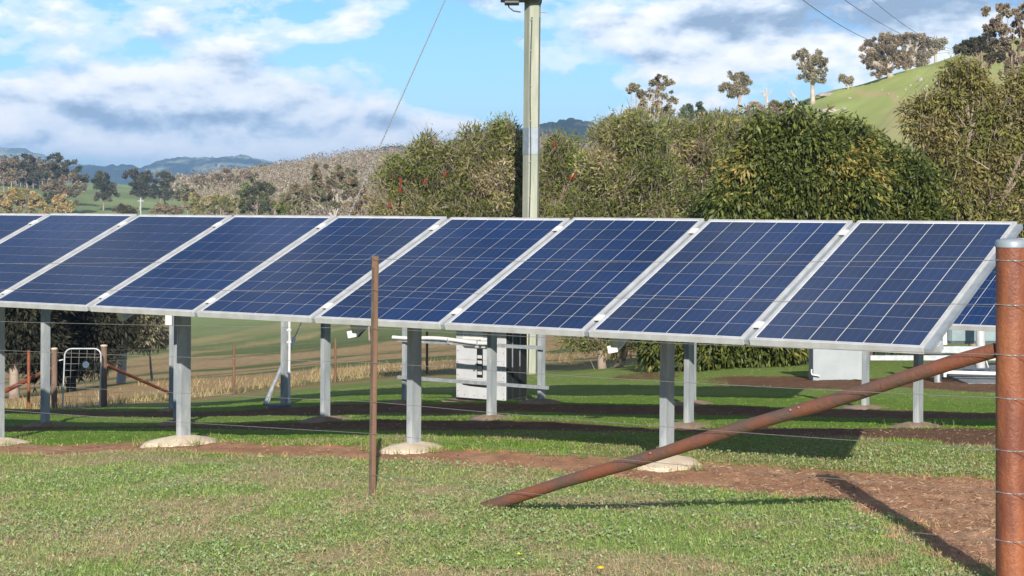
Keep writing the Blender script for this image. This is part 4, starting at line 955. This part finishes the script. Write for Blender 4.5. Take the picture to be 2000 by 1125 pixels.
# trees on the near side of the grey hillside
mid = [
 ('big brown-grey gum with a forked white trunk in front of the grey hillside', 150, 658, [(640, 340, 26, 14), (672, 345, 24, 16), (650, 362, 34, 18), (622, 368, 22, 14), (690, 372, 20, 18), (605, 390, 26, 18), (660, 390, 40, 16)], 15000, GUMB[:3] + GUM[:2], 'bark_dead', .26),
 ('grey dull gum left of the white-trunked gum', 190, 592, [(590, 372, 18, 12), (575, 388, 22, 14), (602, 398, 24, 14)], 7000, GUM[:2] + GUMB[:2], 'bark', .25),
 ('tangled brown bush right of the white-trunked gum', 120, 722, [(712, 385, 18, 16), (735, 400, 20, 14), (700, 408, 22, 10)], 6000, GUMB + TAN[:1], 'bark', .12),
 ('dark green shrub on the grey hillside below its crest, near the bottlebrush', 300, 770, [(768, 312, 8, 6), (775, 322, 6, 5)], 900, OL[:2], 'bark', .15),
 ('olive bush at the foot of the grey hillside by the panels', 200, 555, [(548, 402, 22, 10), (570, 410, 20, 8)], 4000, OL[1:4] + TAN[2:], 'bark', .15),
]
for lb, D, px, bl, n, pal, bk, tr in mid: gum(lb, D, px, bl, n, pal, bark=bk, trunk=tr, name='gum_tree' if 'gum' in lb.split()[:3] or 'gum' in lb[:24] else 'bush', cat='tree' if 'gum' in lb[:24] else 'bush')

# the wooded grey hillside: one mass of small bare-looking trees
def woodland(label, pxr, Dr, count, pal, hgt, q, per=46, seed=0, trunks=True, tree_w=1.0):
    n = count; px = rng.uniform(pxr[0], pxr[1], n); D = rng.uniform(Dr[0], Dr[1], n); x = (px - 1000) / F * D; z = Zrel(x, D) + CZ
    hh = hgt * (.6 + .7 * rng.random(n)); V = []; idx = np.repeat(np.arange(n), per); m = len(idx)
    d = unit(m); rad = (hh * .42 * tree_w)[idx]
    P = np.stack([x[idx], D[idx], z[idx] + (hh * .62)[idx]], 1) + d * (rng.random(m) ** .4)[:, None] * np.stack([rad, rad, (hh * .36)[idx]], 1)
    ax = unit(m); ax[:, 2] -= .1; sd = np.cross(ax, unit(m)); sd /= np.linalg.norm(sd, axis=1)[:, None]
    l = q * (.5 + rng.random(m)); V, Q = leaf_quads(P, ax, sd, l, l * .55)
    tcol = pick(pal, n, .2); patch = fbm(x / 25, D / 40, 3)[:, None]; tcol = tcol * (.75 + .5 * patch); c = tcol[idx] * (.8 + .4 * rng.random((m, 1)))
    C = np.repeat(c, 4, axis=0)
    if trunks:
        w2 = .13; p0 = np.stack([x, D - .2, z - .3], 1); p1 = p0 + np.stack([rng.normal(size=n) * .5, np.zeros(n), hh * .8], 1); s_ = np.array([w2, 0, 0])
        TV = np.stack([p0 - s_, p0 + s_, p1 + s_ * .5, p1 - s_ * .5], 1).reshape(-1, 3); TQ = np.arange(len(TV)).reshape(-1, 4) + len(V)
        V = np.concatenate([V, TV]); Q = np.concatenate([Q, TQ]); C = np.concatenate([C, np.tile([.34, .29, .25], (len(TV), 1))])
    return tag(link('woodland', np_mesh('woodland', V, Q, C), M['leaf']), label, kind='stuff')
GREY = [(.33, .265, .18), (.37, .295, .21), (.29, .235, .16), (.34, .265, .175), (.27, .23, .145), (.32, .26, .18)]
woodland('grey-brown wood of half-bare trees covering the middle hillside', (400, 1250), (330, 535), 3000, GREY, 7.0, .48, 110)
woodland('scattered olive trees low on the grey hillside', (520, 1100), (260, 330), 90, GUMB + TAN, 6.0, .45, 170)
woodland('dark wood on the far slope left of the meadow', (-250, 110), (520, 640), 500, GUMD + GUMB, 8.0, 1.1, 44)
woodland('wood along the far edge of the meadow', (330, 620), (540, 700), 320, GUMB + GREY, 6.5, 1.0, 40)

# dark trees beyond the fence at the left, seen under the panels
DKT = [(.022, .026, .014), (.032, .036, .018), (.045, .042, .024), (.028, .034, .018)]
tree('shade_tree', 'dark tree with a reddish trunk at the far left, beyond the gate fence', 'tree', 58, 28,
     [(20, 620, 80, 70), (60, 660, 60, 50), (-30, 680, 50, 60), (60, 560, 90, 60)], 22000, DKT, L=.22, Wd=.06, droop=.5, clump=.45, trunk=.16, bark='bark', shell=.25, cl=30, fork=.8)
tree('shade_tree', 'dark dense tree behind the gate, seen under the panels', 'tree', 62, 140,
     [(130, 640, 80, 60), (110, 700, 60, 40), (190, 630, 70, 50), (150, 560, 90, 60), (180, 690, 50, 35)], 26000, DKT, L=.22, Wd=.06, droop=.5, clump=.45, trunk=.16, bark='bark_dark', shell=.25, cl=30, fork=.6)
tree('shade_tree', 'grey leafy tree right of the gate with a broken white trunk', 'tree', 66, 236,
     [(250, 620, 50, 30), (280, 600, 50, 40), (225, 610, 30, 30), (285, 650, 28, 22)], 12000, GUMD + GUM[:2] + [(.16, .17, .17)], L=.2, Wd=.05, droop=.4, clump=.4, trunk=.16, bark='bark_dead', shell=.25, cl=30, fork=.9)
tree('bush', 'tan dry bush on the paddock slope right of the broken white trunk', 'bush', 70, 300, [(300, 655, 22, 14), (270, 660, 16, 10)], 4000, TAN + GOLD[:1], L=.2, Wd=.05, clump=.4, trunk=.05)

# boulders on the green hill
def boulder(px, y, wpx, hpx, label, D=None):
    # find where that sight line meets the hill
    best = None
    for d in np.linspace(140, 300, 330):
        zz = CZ - (y - HY) / F * d
        if H((px - 1000) / F * d, d) >= zz: best = d; break
    if best is None: return
    p = G(px, best); s_ = best / F; b = MB(); n = 9; rg = random.Random(int(px * 7 + y))
    for j, (rr, zz) in enumerate(((1.0, -.3), (1.05, .15), (.85, .6), (.5, .9), (.12, 1.0))):
        for i in range(n):
            a = 6.283 * i / n; k = rr * rg.uniform(.8, 1.15); b.v.append((k * math.cos(a) * wpx * s_ / 2, k * math.sin(a) * wpx * s_ / 2.6, zz * hpx * s_ * rg.uniform(.85, 1.1)))
        if j:
            for i in range(n): b.f.append([(j - 1) * n + i, (j - 1) * n + (i + 1) % n, j * n + (i + 1) % n, j * n + i])
    b.f.append([4 * n + i for i in range(n)])
    o = b.build('boulder', M['stone'], None, loc=p); o.rotation_euler.z = rg.uniform(0, 3); o.rotation_euler.x = 0
    tag(o, label, 'boulder', 'boulders on the green hill')
boulder(1797, 158, 13, 7, 'largest rounded boulder on the open grass right of the big gum trees')
boulder(1625, 218, 46, 7, 'long low rock outcrop on the hillside above the dark shrub')
boulder(1615, 187, 40, 6, 'flat rock shelf on the crest beside the forked pale gum')
for px, y, w2, h2 in ((1648, 214, 12, 5), (1660, 193, 9, 3), (1600, 216, 10, 3), (1845, 158, 12, 6), (1852, 166, 10, 5), (1828, 164, 9, 4), (1842, 148, 8, 4), (1778, 168, 7, 3), (1810, 170, 5, 3), (1752, 190, 6, 3), (1768, 176, 5, 3), (1835, 153, 6, 3), (1722, 176, 4, 2), (1735, 184, 5, 2), (1805, 176, 5, 3), (1790, 150, 5, 2)):
    boulder(px, y, w2, h2, 'small pale boulder lying in the grass of the green hill')

# ------------------------------------------------------------------ grass, weeds, stones
def scatter(n, D0, D1, pxr=(-120, 2120), power=1.0):
    u = rng.random(n); D = D0 * (D1 / D0) ** (u ** power); px = rng.uniform(*pxr, n); x = (px - 1000) / F * D; return x, D
def blades(name, label, x, y, hgt, wd, cols, lean=.45, sink=.01):
    n = len(x); z = Zrel(x, y) + CZ - sink; P = np.stack([x, y, z], 1); ax = rng.normal(size=(n, 3)) * lean; ax[:, 2] = np.abs(ax[:, 2]) + 1; ax /= np.linalg.norm(ax, axis=1)[:, None]
    th = rng.random(n) * 6.283; sd = np.stack([np.cos(th), np.sin(th), np.zeros(n)], 1) * wd[:, None] * .5
    bend = np.stack([ax[:, 0], ax[:, 1], np.zeros(n)], 1) * (hgt * .5)[:, None]
    V = np.stack([P - sd, P + sd, P + ax * hgt[:, None] + bend + sd * .15, P + ax * hgt[:, None] * 1 + bend - sd * .15], 1).reshape(-1, 3)
    return tag(link(name, np_mesh(name, V, np.arange(4 * n).reshape(-1, 4), np.repeat(cols, 4, axis=0)), M['blade']), label, None, kind='stuff')
def keep_grass(x, y, thr=.5):
    _, _, d, f_, _ = plan(x, y); d = d + (rng.random(len(x)) - .5) * .45; return (d < thr) & (f_ < .5)
x, y = scatter(230000, 7.0, 13.5); k = keep_grass(x, y); x, y = x[k], y[k]; n = len(x)
pn = fbm(x * 2.6, y * 2.6, 4); base = grass_colour(x, y) * 1.25
dryk = (rng.random(n) < np.clip((pn * .6 + .4 * fbm(x * .45 + 3, y * .45, 4) - .40) * 4.5, .08, .85))[:, None]; c = np.where(dryk, pick([(.38, .30, .16), (.33, .26, .14), (.42, .35, .22)], n), base * (.75 + .6 * rng.random((n, 1))))
blades('grass', 'short patchy green and dry grass of the near lawn', x, y, .014 + .028 * rng.random(n) ** 1.5, .003 + .004 * rng.random(n), c, .75)
x, y = scatter(150000, 12.5, 34); k = keep_grass(x, y, .45); x, y = x[k], y[k]; n = len(x)
c = grass_colour(x, y) * (.85 + .6 * rng.random((n, 1))) * 1.15
blades('grass', 'lush green grass under and between the solar panels', x, y, .007 + .018 * rng.random(n), .005 + .008 * rng.random(n), c, .8)
# longer tufts left round the feet of posts and footings
tp = [((mp.x, mp.y), .02, .10, 120), ((SX, SY), .07, .16, 160), ((bf.x, bf.y), .03, .16, 160)]
for px_ in (1302, 808, 358, -5):
    q = on_line(px_, .8); tp.append(((q.x, q.y), .24, .38, 260))
for px_ in (1793, 1345, 960, 635, 348, 88):
    q = on_line(px_, 5.15); tp.append(((q.x, q.y), .25, .36, 110))
xs_ = []; ys_ = []
for (c_, r0_, r1_, k_) in tp:
    a = rng.random(k_) * 6.283; a = a + .5 * np.sin(3 * a); r_r = rng.uniform(r0_, r1_, k_); xs_.append(c_[0] + np.cos(a) * r_r); ys_.append(c_[1] + np.sin(a) * r_r)
x = np.concatenate(xs_); y = np.concatenate(ys_); n = len(x)
blades('grass_tufts', 'longer grass tufts round the feet of posts and footings', x, y, .025 + .06 * rng.random(n) ** 2, .003 + .004 * rng.random(n), pick([(.22, .30, .07), (.17, .25, .05), (.40, .33, .17), (.30, .33, .12)], n), .5)
# flat weed rosettes: small leaves facing up
x, y = scatter(130000, 6.9, 11.8); pw = .55 * fbm(x * 1.6 + 9, y * 1.6, 4) + .45 * fbm(x * 7 + 9, y * 7, 3); pw = .5 + (pw - .5) * 1.5; k = keep_grass(x, y, .35) & (rng.random(len(x)) < np.clip((pw - .36) * 3.2, 0.08, .85)); x, y = x[k], y[k]; n = len(x)
z = Zrel(x, y) + CZ + .006 + .018 * rng.random(n); th = rng.random(n) * 6.283; ax = np.stack([np.cos(th), np.sin(th), rng.uniform(-.1, 1.2, n)], 1); ax /= np.linalg.norm(ax, axis=1)[:, None]
sd = np.cross(ax, np.array([0, -.5, 1.0]) + rng.normal(size=(n, 3)) * .45); sd /= np.linalg.norm(sd, axis=1)[:, None]; l = .007 + .013 * rng.random(n)
V, Q = leaf_quads(np.stack([x, y, z], 1), ax, sd, l, l * .62)
c = pick([(.23, .32, .13), (.20, .30, .09), (.27, .35, .16), (.18, .27, .07), (.31, .37, .21), (.33, .30, .16)], n, .3)
tag(link('weeds', np_mesh('weeds', V, Q, np.repeat(c, 4, axis=0)), M['blade']), 'grey-green broadleaf weeds spread over the near lawn', None, kind='stuff')
# dead straw lying on the bare ground
x, y = scatter(60000, 6.9, 13.5); _, _, d, f_, _ = plan(x, y); sp_ = fbm(x * 1.9 + 31, y * 1.9, 4); k = (rng.random(len(x)) < np.maximum(np.clip((sp_ - .42) * 4, .12, .9), .75 * (d > .3) * (x > 1.2)) * (1 - .9 * ((d > .3) & (y > 11.4)))); x, y = x[k], y[k]; n = len(x)
z = Zrel(x, y) + CZ + .004; th = rng.random(n) * 6.283; ax = np.stack([np.cos(th), np.sin(th), rng.uniform(-.02, .45, n)], 1); sd = np.stack([-np.sin(th), np.cos(th), rng.uniform(-1, 1, n)], 1); sd /= np.linalg.norm(sd, axis=1)[:, None]
V, Q = leaf_quads(np.stack([x, y, z], 1), ax, sd, .012 + .035 * rng.random(n), .002 + .004 * rng.random(n))
tag(link('straw', np_mesh('straw', V, Q, np.repeat(pick([(.58, .46, .31), (.50, .38, .24), (.38, .24, .15)], n), 4, axis=0)), M['blade']), 'dead straw and litter lying on the bare soil', None, kind='stuff')
# pale dry tall grass along the farther fence
n = 20000; px = rng.uniform(-100, 1230, n); fx0 = np.clip((px - 203) / 980, -.35, 1); D = 34.3 + fx0 * 20 + .8 + rng.random(n) ** 1.5 * 20
x = (px - 1000) / F * D; cl = fbm(x * .8, D * .5, 3); k = rng.random(n) < np.clip((cl - .46) * 6, .03, 1); x, D = x[k], D[k]; n = len(x)
blades('dry_grass', 'tall pale dry grass along the farther fence and the tan paddock', x, D, .05 + .24 * rng.random(n) ** 2.5, .010 + .016 * rng.random(n), pick([(.54, .40, .21), (.46, .34, .17), (.38, .29, .14), (.24, .22, .09)], n), .28, .03)
# clods and pebbles in the bare strips
x, y = scatter(9000, 7.0, 26, power=.8); _, _, d, f_, _ = plan(x, y); k = d > .55; x, y = x[k], y[k]; n = len(x); z = Zrel(x, y) + CZ - .012
r0 = (.003 + .010 * rng.random(n) ** 4); o8 = np.array([(1, 0, 0), (0, 1, 0), (-1, 0, 0), (0, -1, 0), (0, 0, 1.0)]); 
V = (np.stack([x, y, z], 1)[:, None, :] + o8[None] * r0[:, None, None] * (.7 + .6 * rng.random((n, 5, 1)))).reshape(-1, 3); b = np.arange(n)[:, None] * 5
Q = np.concatenate([b + np.array([[i, (i + 1) % 4, 4]]) for i in range(4)])
tag(link('pebbles', np_mesh('pebbles', V, Q, np.repeat(pick([(.26, .15, .10), (.33, .21, .14), (.38, .28, .20), (.22, .12, .08)], n), 5, axis=0), k=3), M['blade']), 'clods and pale pebbles in the bare soil strips', None, kind='stuff')

# dandelions
for i, (px, y_) in enumerate(((1173, 1111), (1013, 1088))):
    D = 1.62 * F / (y_ - HY); g = G(px, D); t_ = thing('dandelion', g, ['bright yellow dandelion flower in the grass at the bottom edge', 'small pale yellow flower in the lawn left of the bright dandelion'][i], 'flower')
    r_f = (.017, .009)[i]; MB().tube([(0, 0, 0), (0, 0, .035)], .0015, 5).build('stem', M['blade_green'] if 'blade_green' in M else M['bark_dark'], t_)
    b = MB()
    for a in np.linspace(0, 6.283, 13)[:-1]: b.box(0, r_f, -.0035, .0035, .034, .037, Matrix.Rotation(a, 4, 'Z') @ Matrix.Rotation(-.03, 4, 'Y'))
    b.tube([(0, 0, .034), (0, 0, .041)], r_f * .5, 10); b.build('head', M['petal'], t_)
